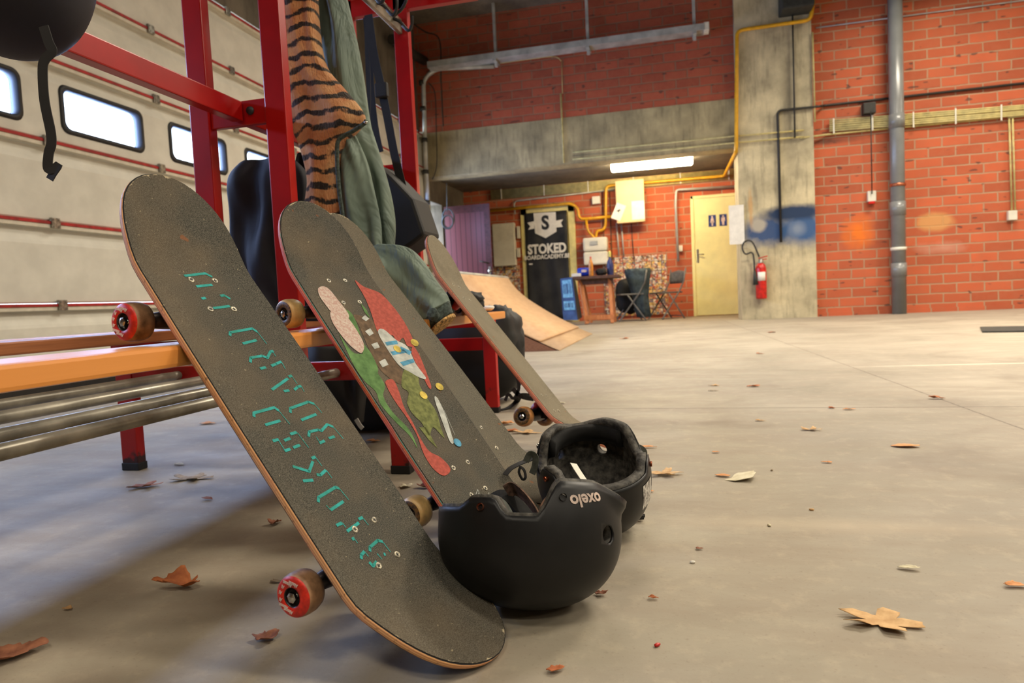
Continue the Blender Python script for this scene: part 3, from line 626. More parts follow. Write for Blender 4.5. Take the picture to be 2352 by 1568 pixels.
# beige cabinet
a, b = hy(1414, 419, 12.0), hy(1482, 509, 12.0)
tag(MB().box(a.x, b.x, 11.92, 12.055, b.z, a.z+.01, bev=.008).build('fuse_cabinet', 'beige'), 'tall beige metal cabinet high on the brick wall below the lit lamp', 'cabinet')
for i, (pp, rot, lab) in enumerate((((1466, 483), .0, 'white sheet taped upright on the right of the beige cabinet'), ((1421, 487), -.42, 'tilted white notice with a black mark on the beige cabinet corner'))):
    c = hy(*pp, 11.95); n_ = MB().box(-.085 if i else -.11, .085 if i else .11, -.003, .003, -.14 if i else -.16, .14 if i else .16).build('notice', 'paper'); tag(n_, lab, 'notice'); n_.location = c; n_.location.y = 11.912; n_.rotation_euler = (0, -rot, 0)
    if i: MB().poly([(-.04, -.004, .0), (.0, -.004, .05), (.03, -.004, .04), (.01, -.004, .02), (.01, -.004, -.03), (0, -.004, .0)], thick=(0, -.001, 0)).build('printed_mark', 'mat_black', n_)
# white panel left of the banner
a, b = hy(1130, 517, 12.1), hy(1186, 609, 12.1)
wb = tag(MB().box(a.x, b.x, 12.08, YB, b.z, a.z+.02, bev=.02).build('wall_cabinet', 'white'), 'flat white wall cabinet between the maroon door and the banner', 'cabinet')
for k, (py0, py1) in enumerate(((520, 547), (570, 590))):
    a, b = hy(1187, py0, 12.12), hy(1194, py1, 12.12); tag(MB().box(a.x, b.x, 12.1, YB, b.z, a.z, bev=.004).build('switch_box', 'white'), ('upper' if k == 0 else 'lower')+' small white switch box beside the flat white wall cabinet', 'switch')
# junction boxes and sockets
def small(name, px, py, Y, w, h, d, mat, label, cat):
    c = hy(px, py, Y); return tag(MB().box(c.x-w/2, c.x+w/2, Y, Y+d, c.z-h/2, c.z+h/2, bev=.006).build(name, mat), label, cat)
small('junction_box', 1369, 459, 12.1, .14, .13, .1, 'white', 'small white junction box on the bricks above the gas meter', 'junction box')
small('junction_box', 1998, 247, 9.93, .15, .14, .12, 'dark', 'dark square box on the brick wall with a cord hanging below', 'junction box')
o = small('wall_socket', 2003, 450, 9.98, .10, .14, .06, 'white', 'white socket with a red base at the end of the hanging cord', 'socket')
c = hy(2003, 464, 9.975); MB().box(c.x-.04, c.x+.04, 9.975, 10.03, c.z-.02, c.z+.012, bev=.006).build('base', 'ext_red', o)
small('wall_socket', 2327, 494, 9.98, .10, .12, .06, 'white', 'white socket at the foot of two cream conduits on the brick wall', 'socket')
small('wall_socket', 1563, 570, 12.12, .07, .1, .05, 'white', 'small white socket on the bricks left of the yellow toilet door', 'socket')
c = hy(1006, 522, 10.0); tag(MB().box(-3.74, -3.68, 10.035, 10.045, c.z-.2, c.z+.15).build('warning_sign', 'ext_red'), 'narrow red sign on the brick edge beside the maroon door', 'sign')
# conduits on the right wall
cb = thing('conduit_bundle', hy(1905, 290, 10.0), 'wide bundle of cream conduits clipped across the brick wall behind the drain pipe', 'conduit')
A0, A1, B0, B1 = hy(1905, 277, 10.0), hy(1905, 301, 10.0), hy(2900, 199, 10.0), hy(2900, 221, 10.0)
for k in range(6):
    t_ = k/5; a, b = A0.lerp(A1, t_)-cb.location, B0.lerp(B1, t_)-cb.location
    MB().tube([a, (a+b)/2+Vector((0, 0, .004*(k % 3))), b], .0125, 8).build('conduit', 'cream', cb)
for px in (1915, 2004, 2098, 2195, 2300):
    c = hy(px, 290-(px-1905)*.08, 9.985)-cb.location; MB().box(c.x-.009, c.x+.009, c.y-.004, c.y+.002, c.z-.1, c.z+.1).build('clip', 'white', cb)
YY = 9.9
pipe('conduit', [hy(1838, 317, 9.9), hy(1900, 309, 10.02), hy(2300, 270, 10.02)], .014, 'cream', 'single cream conduit running under the conduit bundle on the brick wall', 'conduit')
pipe('conduit', [hy(2460, 255, 10.02), hy(2315, 270, 10.02)], .012, 'cream', 'short cream conduit end at the right edge below the bundle', 'conduit')
for k in (0, 1): pipe('conduit', [hy(2318+8*k, 272, 10.02), hy(2324+8*k, 486, 10.02)], .011, 'cream', ('left' if k == 0 else 'right')+' one of two vertical cream conduits above the far right socket', 'conduit')
for k, (y0, y1, lab) in enumerate(((350, 299, 'upper'), (366, 314, 'lower'))):
    pipe('conduit', [hy(1315, y0, 9.98), hy(1690, (y0*.28+y1*.72)-1, 9.95), hy(1693, (y0*.28+y1*.72)-1, 9.9), hy(1846, y1, 9.9)], .011, 'cream', lab+' of two thin cream conduits crossing the concrete beam and column', 'conduit')
pipe('water_pipe', [hy(2900, 130, 10.025), hy(1888, 243, 10.025), hy(1886, 244, 9.9), hy(1786, 254, 9.9), hy(1794, 556, 9.9)], .017, 'cord_black', 'thin dark pipe crossing the brick wall and turning down the concrete column', 'pipe', bend=.06)
pipe('steel_wire', [hy(1874, 64, 10.035), hy(2900, -72, 10.035)], .009, 'zinc', 'thin grey wire tube high across the brick wall', 'wire')
pipe('conduit', [hy(1820, 20, 9.88), hy(1826, 316, 9.88)], .011, 'dark', 'dark vertical conduit down the concrete column below the black box', 'conduit')
pipe('conduit', [hy(1866, 74, 9.9), hy(1872, 280, 9.9)], .012, 'cream', 'pale vertical conduit at the right corner of the concrete column', 'conduit')
pipe('conduit', [hy(1290, 140, 10.02), hy(1292, 215, 10.02)], .006, 'cream', 'thin pale cable on the upper bricks above the beam conduit', 'cable')
pipe('conduit', [hy(1288, 215, 10.0), hy(1295, 374, 10.0)], .014, 'cream', 'cream vertical conduit over the concrete beam left of the lit lamp', 'conduit')
pipe('cable', smooth_path([hy(1004, 160, 10.0), hy(1100, 152, 10.0), hy(1200, 138, 10.0), hy(1270, 130, 10.0), hy(1289, 140, 10.0)]), .006, 'cream', 'thin pale cable sagging across the upper bricks below the cable tray', 'cable')
pipe('cable', smooth_path([hy(930, 40, 9.9), hy(975, 72, 9.9), hy(1003, 82, 9.9), hy(1012, 110, 9.9), hy(1013, 180, 9.9), hy(1018, 290, 9.9)]), .010, 'dark', 'dark cable curving down the upper bricks near the roller door corner', 'cable')
pipe('cable', smooth_path([hy(984, 190, 9.9), hy(999, 215, 9.9), hy(1002, 300, 9.9), hy(1003, 380, 9.9), hy(993, 412, 9.9)]), .008, 'dark', 'dark cable dropping over the beam beside the galvanised corner pipe', 'cable')
pipe('cable', [hy(2000, 256, 9.93), hy(2003, 445, 9.96)], .007, 'cord_black', 'black cord hanging from the dark square box to its socket', 'cable')
cp = pipe('conduit_pipe', [hy(1135, 152, 9.85), hy(1000, 158, 9.85), hy(972, 182, 9.85), hy(984, 560, 9.85)], .035, 'zinc', 'galvanised corner pipe beside the end of the roller door', 'pipe', bend=.25)
for py in (190, 250, 322, 395, 465, 538): 
    c = hy(969+ (py-180)*.04, py, 9.85); MB().tube([c-Vector((0, 0, .03)), c+Vector((0, 0, .03))], .05, 10).build('clamp', 'dark', cp)
# door track head in the corner
tag(MB().tube(smooth_path([hx(900, 90, -3.6), hx(940, 118, -3.6), hx(975, 140, -3.6)]), .07, 10).build('door_spring', 'dark'), 'dark spring tube above the top corner of the roller door', 'spring')
# cable tray
ct = thing('cable_tray', hy(1140, 133, 9.7), 'galvanised cable tray hung in front of the upper brick wall', 'cable tray'); L0 = ct.location.copy()
a, b = hy(985, 160, 9.7)-L0, hy(1618, 66, 9.7)-L0; z_ = (a.z+b.z)/2
t_ = MB(); t_.box(a.x, b.x, -.06, .14, z_-.012, z_, mi=0); t_.box(a.x, b.x, -.065, -.06, z_-.012, z_+.075); t_.box(a.x, b.x, .14, .145, z_-.012, z_+.075); t_.build('channel', 'zinc', ct)
for px, top in ((1136, 5), (1350, -60), (1596, -60)):
    c = hy(px, 100, 9.7)-L0; h_ = MB(); h_.box(c.x-.02, c.x+.02, .02, .06, z_-.1, ZC-L0.z); h_.box(c.x-.025, c.x+.025, -.07, .15, z_-.045, z_-.014); h_.build('hanger', 'zinc', ct)
for k in (0, 1): MB().box(b.x-.01, b.x+.06, -.06+.1*k, .02+.1*k, z_-.02, z_+.09, bev=.01).build('end_cap', 'white', ct)
# black box on column top
tag(MB().box(1.52, 1.92, 9.62, 9.93, 4.05, 4.5, bev=.02).build('loudspeaker', 'mat_black'), 'black box mounted high on the concrete column', 'box')
# bundle along the recess wall
rb = thing('conduit_bundle', (-1, 12.15, 2.4), 'long bundle of cream conduits along the top of the recess wall above the gas pipe', 'conduit')
for k in range(7): MB().tube([(-2.2, 0, .075-.026*k), (2.35, 0, .075-.026*k)], .0125, 8).build('conduit', 'cream', rb)
for k in range(6): MB().box(-2+.8*k, -1.985+.8*k, -.018, -.013, -.1, .095).build('clip', 'white', rb)
pipe('conduit', [hy(1183, 492, 12.15), hy(1180, 462, 12.15), hy(1410, 435, 12.15)], .014, 'zinc', 'grey conduit bending over the banner door', 'conduit', bend=.08)
pipe('conduit', [hy(1700, 427, 12.1), hy(1553, 436, 12.1), hy(1552, 470, 12.1), hy(1558, 600, 12.1)], .02, 'zinc', 'grey metal conduit bending down the bricks left of the toilet door', 'conduit', bend=.05)
for k in (0, 1): pipe('conduit', [hy(1416+11*k, 512, 12.14), hy(1422+11*k, 588, 12.14)], .013, 'zinc', ('left' if k == 0 else 'right')+' one of two short grey conduits below the beige cabinet', 'conduit')
for x in (1400, 1450, 1383): pipe('conduit', [hy(x, 437 if x != 1450 else 512, 12.16), hy(x+6, 600, 12.16)], .007, 'dark', {1400: 'thin dark conduit between the gas meter and the beige cabinet', 1450: 'thin dark conduit below the right half of the beige cabinet', 1383: 'thin dark conduit behind the gas meter'}[x], 'conduit')
# drain pipe
dp = thing('drain_pipe', (2.93, 9.875, 0), 'tall grey plastic drain pipe standing against the brick wall', 'pipe')
MB().tube([(0, 0, .0), (0, 0, ZC)], .086, 24).build('pipe', 'grey_pipe', dp)
for py in (280, 480, 620): 
    c = hy(2055, py, 9.9); MB().tube([(0, 0, c.z-.09), (0, 0, c.z+.09)], .094, 24).build('sleeve', 'grey_pipe', dp)
for py, m_ in ((426, 'copper'), (572, 'white')): 
    c = hy(2057, py, 9.9); MB().tube([(0, 0, c.z-.02), (0, 0, c.z+.02)], .096, 24).build('band', m_, dp)
# strip lamp
sl = thing('strip_light', (-.25, 11, 2.46), 'lit white fluorescent strip lamp under the recess ceiling', 'lamp')
a, b = hy(1404, 387, 10.75), hy(1591, 371, 10.75); sl.location = ((a.x+b.x)/2, 10.75, 2.44); L = (b.x-a.x)/2
MB().box(-L*.9, L*.9, -.05, .05, .02, .062, bev=.006).build('housing', 'white', sl)
d_ = MB(); d_.sweep([(-L, 0, 0), (-L+.02, 0, 0), (L-.02, 0, 0), (L, 0, 0)], lambda i, n: [((.06 if i in (0, 3) else .09)*math.cos(k*PI/6), -.01+(.05 if i in (0, 3) else .075)*math.sin(k*PI/6)) for k in range(12)]); d_.build('diffuser', 'lamp', sl)
# hook and coiled cable near the maroon door
cc = thing('cable_coil', hy(1028, 510, 9.6), 'grey coiled cable hanging in the corner in front of the maroon door', 'cable'); L0 = cc.location.copy()
for k, (rx_, rz_, dz) in enumerate(((.085, .10, 0), (.078, .09, .01), (.09, .14, .06))):
    MB().tube([(rx_*math.cos(a_*PI/12), .02*k, dz+rz_*math.sin(a_*PI/12)) for a_ in range(24)], .010, 6, closed=True).build('loop', 'strap_grey', cc)
MB().tube([(0, 0, .15), hy(1026, 420, 9.6)-L0], .006, 6).build('cord', 'strap_grey', cc)

# ------------------------------------------------------------ collage boards, extinguisher
def board(px0, py0, px1, Y, zb, lab):
    a, b = hy(px0, py0, Y), hy(px1, py0, Y); return tag(MB().box(a.x, b.x, Y, Y+.02, zb, a.z, bev=.002).build('collage_board', 'collage'), lab, 'collage')
board(1385, 592, 1530, 12.17, .06, 'wide board of many small colourful pictures behind the folding chairs')
board(1131, 613, 1193, 12.17, .5, 'narrow board of small pictures below the flat white wall cabinet')
fe = thing('fire_extinguisher', hy(1748, 638, 9.84), 'red fire extinguisher hanging on the concrete column', 'fire extinguisher'); fl = fe.location
a, b = hy(1748, 603, 9.84), hy(1750, 686, 9.84); fl.z = b.z; hh = a.z-b.z; r_ = .072
MB().lathe([(0, 0), (r_*.9, 0), (r_, .015), (r_, hh*.84), (r_*.8, hh*.94), (r_*.35, hh), (0, hh)], seg=24).build('cylinder', 'ext_red', fe)
MB().lathe([(.03, hh-.01), (.03, hh+.05), (0, hh+.05)], seg=12).build('valve', 'steel', fe)
MB().bar((-.03, 0, hh+.06), (.09, -.02, hh+.085), .02, .014).bar((-.02, 0, hh+.04), (.08, -.02, hh+.045), .02, .012).build('lever', 'ext_red', fe)
MB().sweep([(0, 0, hh*.5), (0, 0, hh*.74)], lambda i, n: [((r_+.001)*math.cos(-PI*.75+k*PI/14), (r_+.001)*math.sin(-PI*.75+k*PI/14)) for k in range(8)]+[((r_-.004)*math.cos(-PI*.75+k*PI/14), (r_-.004)*math.sin(-PI*.75+k*PI/14)) for k in range(7, -1, -1)], up=(0, 1, 0)).build('label', 'paper', fe)
hp = [hy(px, py, 9.80)-fl for px, py in ((1744, 590), (1728, 556), (1712, 554), (1705, 568), (1712, 583), (1726, 580), (1731, 590), (1733, 625))]
MB().tube(smooth_path(hp), .011, 8).build('hose', 'cord_black', fe)
MB().tube([hy(1733, 622, 9.80)-fl, hy(1736, 654, 9.80)-fl], lambda i, n: .016+.022*i, 12).build('horn', 'mat_black', fe)
# ------------------------------------------------------------ quarter-pipe ramp
rp = thing('skate_ramp', (-1.4, 6.5, 0), 'plywood quarter pipe ramp on the floor beyond the bench end', 'ramp')
cur = [(-.90, .004), (-.96, .03), (-1.03, .064), (-1.12, .105), (-1.2, .147), (-1.32, .215), (-1.44, .29), (-1.54, .357), (-1.63, .42), (-1.7, .478), (-1.76, .537), (-1.82, .61), (-1.87, .69)]
cs = smooth_path([(a, 0, b) for a, b in cur], 3); lipn = 7; ya, yb_ = 5.37, 7.68
def skin(pts, z0=-.0): return [[(p.x+1.4, ya-6.5, p.z) for p in pts], [(p.x+1.4, yb_-6.5, p.z) for p in pts]]
m = MB(); m.loft(skin(cs[lipn:]), closed=False, cap=False, sm=True); o = m.build('riding_surface', 'ramp', rp); q = o.modifiers.new('t', 'SOLIDIFY'); q.thickness = .012; q.offset = -1
m = MB(); m.loft(skin(cs[:lipn+1]), closed=False, cap=False); o = m.build('transition_plate', 'ramp_lip', rp); q = o.modifiers.new('t', 'SOLIDIFY'); q.thickness = .004
for yy in (ya+.006, yb_-.03):
    MB().poly([(p.x+1.4, yy-6.5, max(p.z-.013, .001)) for p in cs] + [(-1.95+1.4, yy-6.5, .677), (-1.95+1.4, yy-6.5, .0), (-.93+1.4, yy-6.5, 0)], thick=(0, .024, 0)).build('side_panel', 'ramp_side', rp)
MB().box(-2.9+1.4, -1.868+1.4, ya-6.5, yb_-6.5, .665, .695).build('platform', 'ramp', rp)
MB().box(-2.9+1.4, -1.95+1.4, ya-6.49, yb_-6.51, .0, .664).build('platform_base', 'ramp_side', rp)
MB().tube([(-1.875+1.4, ya-6.5, .695), (-1.875+1.4, yb_-6.5, .695)], .02, 12).build('coping', 'zinc', rp)

# ------------------------------------------------------------ table and what stands on it
TY = 10.75
tb = thing('trestle_table', (-1.15, TY, 0), 'small dark-topped table on pine trestle legs beside the banner door', 'table'); tl_ = tb.location
zt = hy(1370, 634, TY).z; x0, x1 = hy(1318, 640, TY).x+1.15, hy(1424, 632, TY).x+1.15
MB().box(x0, x1, -.28, .32, zt-.045, zt, bev=.005).build('tabletop', 'brown_top', tb)
for xa, xb_ in ((x0+.12, x0+.12), (x1-.16, x1-.16)):
    for yt, yb2 in ((-.1, -.25), (.1, .27)):
        MB().bar((xa, yt, zt-.05), (xb_+(.09 if xa < 0 else .03), yb2, .008), .05, .05).build('leg', 'pine', tb)
MB().box(x0+.17, x1-.1, -.27, -.22, .07, .14).build('stretcher', 'pine', tb); MB().box(x0+.1, x1-.1, -.13, -.08, zt-.13, zt-.046).build('apron', 'brown_top', tb)
def ontop(px, dy=0): p = hy(px, 632, TY+dy); return Vector((p.x, TY+dy, zt+.001))
c = ontop(1343); sp = thing('speaker', c, 'blue cylindrical speaker lying on the dark table', 'speaker')
MB().lathe([(0, -.11), (.06, -.11), (.07, -.095), (.072, 0), (.07, .095), (.06, .11), (0, .11)], Matrix.Translation((0, 0, .072)) @ Matrix.Rotation(PI/2, 4, 'Y'), 20).build('body', 'cobalt', sp)
MB().box(-.04, .04, -.08, -.07, .07, .11, bev=.003).build('badge', 'print_white', sp)
c = ontop(1358, -.1); bt = thing('bottle', c, 'amber drink bottle with a red cap behind the blue speaker', 'bottle')
MB().lathe([(0, 0), (.035, 0), (.037, .02), (.034, .1), (.037, .18), (.03, .22), (.013, .27), (.013, .285), (0, .285)], seg=16).build('body', 'juice', bt); MB().lathe([(.016, .28), (.016, .305), (0, .305)], seg=12).build('cap', 'cap_red', bt)
c = ontop(1402, .1); bt = thing('bottle', c, 'dark blue bottle with a yellow cap at the right of the gas meter', 'bottle')
MB().lathe([(0, 0), (.05, 0), (.052, .02), (.052, .17), (.045, .22), (.02, .27), (.018, .3), (0, .3)], seg=16).build('body', 'jar', bt); MB().lathe([(.024, .295), (.026, .36), (.015, .39), (0, .39)], seg=12).build('cap', 'cap_yellow', bt)
c = ontop(1379); m = MB(); m.merge(blobby((.17, .2, .11), 2.6, .2, 2.2, seed=4)); o = tag(m.build('folded_jacket', 'bag_black'), 'black folded jacket lying on the dark table between the bottles', 'jacket'); o.location = c+Vector((0.01, 0.02, .063))
c = ontop(1323, -.25); tag(MB().box(-.07, .07, -.03, .05, -.05, .0, bev=.004).build('card', 'paper'), 'small white card at the left corner of the dark table', 'card'); bpy.data.objects['card'].location = c+Vector((0, .035, .052))
# leaning cloth sign
cl = thing('printed_sign', hy(1312, 738, 10.45), 'blue printed sign leaning against the left end of the dark table', 'sign'); L0 = cl.location.copy(); L0.z = 0; cl.location = L0
P4 = [hy(1287, 640, 10.36)-L0, hy(1314, 636, 10.36)-L0, hy(1327, 735, 10.2)-L0, hy(1294, 735, 10.2)-L0]
MB().poly(P4, thick=(0, .03, 0)).build('face', 'cloth_blue', cl)
MB().poly([P4[1], hy(1322, 645, 10.44)-L0, hy(1337, 728, 10.44)-L0, P4[2]], thick=(0, .01, 0)).build('back_face', 'black', cl)
def q4(u0, u1, v0, v1):
    f_ = lambda u, v: (P4[0].lerp(P4[1], u)).lerp(P4[3].lerp(P4[2], u), v)+Vector((0, -.004, 0)); return [f_(u0, v0), f_(u1, v0), f_(u1, v1), f_(u0, v1)]
MB().poly(q4(.12, .88, .05, .47), thick=(0, -.002, 0)).build('upper_print', 'cloth_sky', cl); MB().poly(q4(.12, .92, .55, .76), thick=(0, -.002, 0)).build('lower_print', 'cloth_sky', cl)
g = MB()
for a_, b_ in ((.2, .26), (.32, .38), (.44, .56), (.64, .68), (.74, .8)):
    g.poly([p+Vector((0, -.003, 0)) for p in q4(a_, b_, .14, .38)], thick=(0, -.001, 0)); g.poly([p+Vector((0, -.003, 0)) for p in q4(a_, b_, .6, .7)], thick=(0, -.001, 0))
g.build('lettering', 'cloth_blue', cl)

# ------------------------------------------------------------ folding chairs
def chair(x, y, rz, label):
    c = thing('folding_chair', (x, y, 0), label, 'chair', 'grey folding chairs by the collage wall'); c.rotation_euler = (0, 0, rz)
    m = MB(); m.loft([[(-.2+.4*i/10, .2+.03*math.cos((i-5)/5*1.2)+.03*j/4, .58+.22*j/4-(.03*abs(i-5)/5 if j == 4 else 0)) for i in range(11)] for j in range(5)], closed=False, cap=False)
    o = m.build('backrest', 'chair_grey', c); q = o.modifiers.new('t', 'SOLIDIFY'); q.thickness = .012
    MB().box(-.2, .2, -.2, .18, .425, .45, bev=.01).build('seat', 'chair_grey', c)
    for s in (-1, 1):
        MB().tube([(s*.215, .24, .82), (s*.215, .2, .62), (s*.215, .1, .44), (s*.215, -.22, .02), (s*.215, -.225, .007)], .0125, 8).build('leg', 'chair_grey', c)
        MB().tube([(s*.19, -.08, .43), (s*.19, .2, .02), (s*.19, .205, .007)], .0125, 8).build('leg', 'chair_grey', c)
    MB().tube([(-.19, .19, .05), (.19, .19, .05)], .009, 6).build('rung', 'chair_grey', c)
    return c
p = hy(1540, 733, 11.45); chair(p.x-.05, 11.4, -1.0, 'empty grey folding chair nearest the yellow toilet door')
p2 = hy(1447, 733, 11.1); chair(p2.x+.02, 11.15, -1.35, 'grey folding chair with clothes hung over its back')
m = MB(); 
rings = []
sm_ = lambda q: q*q
for j, (za, w_, d_) in enumerate(((.84, .12, .05), (.85, .19, .09), (.8, .2, .11), (.62, .17, .12), (.42, .13, .12), (.22, .12, .12), (.06, .11, .09))):
    rings.append([(w_*math.cos(k*PI/12)*(1+.1*math.sin(k*2.1+j))+.09*sm_(1-za), d_*math.sin(k*PI/12)+.02*math.sin(k*1.7+j*.8), za) for k in range(24)])
m.loft(rings); o = tag(m.build('denim_jacket', 'denim'), 'blue-grey jacket draped over the back of a folding chair', 'jacket'); o.location = (hy(1468, 733, 11.1).x, 11.12, 0)
m = MB(); m.merge(blobby((.42, .3, .58), 2.6, .15, 1.6, seed=9)); o = tag(m.build('black_coat', 'bag_black'), 'black coat piled between the table and the draped folding chair', 'coat'); o.location = (hy(1440, 700, 11.0).x, 11.45, .42)
# dark mat at the right edge
a = hz(2266, 759); b = hz(2262, 757); tag(MB().box(0, 1.6, -.35, .25, 0.001, .012).build('floor_mat', 'mat_black'), 'dark sheet lying on the floor at the far right', 'mat'); mo = bpy.data.objects['floor_mat']; mo.location = (a.x, a.y+.1, 0); mo.rotation_euler = (0, 0, -.35)
# ------------------------------------------------------------ changing bench
ZS = .385
bn_ = thing('changing_bench', (-1.065, 1.0, 0), 'long red steel changing bench with wooden slats and shoe rails along the roller door', 'bench'); BO = Vector((-1.065, 1.0, 0))
def B(m, name, mat, **k):
    for v in m.b.verts: v.co -= BO
    return m.build(name, mat, bn_, **k)
YE = 2.425
B(MB().box(-.712, -.605, -.6, YE, ZS-.027, ZS, bev=.005), 'slat', 'slat')
B(MB().box(-1.525, -1.41, -.6, YE, ZS-.023, ZS+.004, bev=.004), 'slat', 'slat')
B(MB().box(-1.38, -1.265, -.6, YE, ZS-.023, ZS+.004, bev=.004), 'slat', 'slat_shaded')
for x, z, ye in ((-1.31, .264, 1.56), (-1.14, .262, 1.60), (-.965, .26, 1.62), (-.84, .26, 1.66)):
    B(MB().tube([(x, -.6, z), (x, ye-.02, z), (x, ye-.006, z), (x, ye, z)], lambda i, n: .0118 if i < n-1 else .008, 16), 'shoe_rail', 'tubing')
for fy in (1.55, 2.44):
    for xa, xb in ((-.703, -.655), (-1.515, -1.462)):
        B(MB().box(xa, xb, fy, fy+.03, .004, ZS-.03, bev=.003), 'leg', 'red_worn'); B(MB().box(xa-.002, xb+.002, fy-.002, fy+.032, 0, .022, bev=.003), 'foot_cap', 'rubber')
    for xa, xb in ((-1.212, -1.155), (-.99, -.932)):
        B(MB().box(xa, xb, fy, fy+.032, ZS-.15 if fy > 2 or 1 else 0, 1.62, bev=.003), 'post', 'red')
    B(MB().box(-1.462, -.703, fy+.002, fy+.026, .24, .288, bev=.003), 'crossbar', 'red')
    B(MB().box(-1.525, -.61 if fy < 2 else -.72, fy+.002, fy+.028, ZS-.057, ZS-.028, bev=.003), 'seat_bearer', 'red')
    B(MB().box(-1.154, -.991, fy+.006, fy+.024, .905, .968, bev=.003), 'link', 'red')
    B(MB().lathe([(0, .006), (.009, .006), (.011, .0)], frame_m((-1.035, fy+.005, .94), (1, 0, 0), (0, 0, 1)), 12), 'bolt', 'rubber')
    B(MB().box(-1.40, -.66, fy, fy+.03, 1.535, 1.60, bev=.003), 'shelf_bearer', 'red')
for a_, b_ in ((-.6, 1.552), (1.575, 2.44)):
    B(MB().box(-1.085, -1.055, a_, b_, .915, .965, bev=.003), 'long_rail', 'red')
B(MB().box(-.972, -.955, .9, 2.52, 1.445, 1.5, bev=.003), 'hook_rail', 'tubing')
for y in (1.75, 1.98, 2.12, 2.22, 2.36):
    B(MB().tube(smooth_path([(-.954, y, 1.47), (-.93, y, 1.455), (-.90, y, 1.42), (-.885, y, 1.44), (-.882, y, 1.47)], 4), .006, 8).tube(smooth_path([(-.954, y, 1.48), (-.92, y, 1.50), (-.90, y, 1.53)], 3), .006, 8), 'hook', 'rubber')
for x in (-1.38, -1.2, -1.02, -.84, -.68):
    B(MB().box(x-.02, x+.02, .9, 2.5, 1.601, 1.618), 'shelf_slat', 'red')

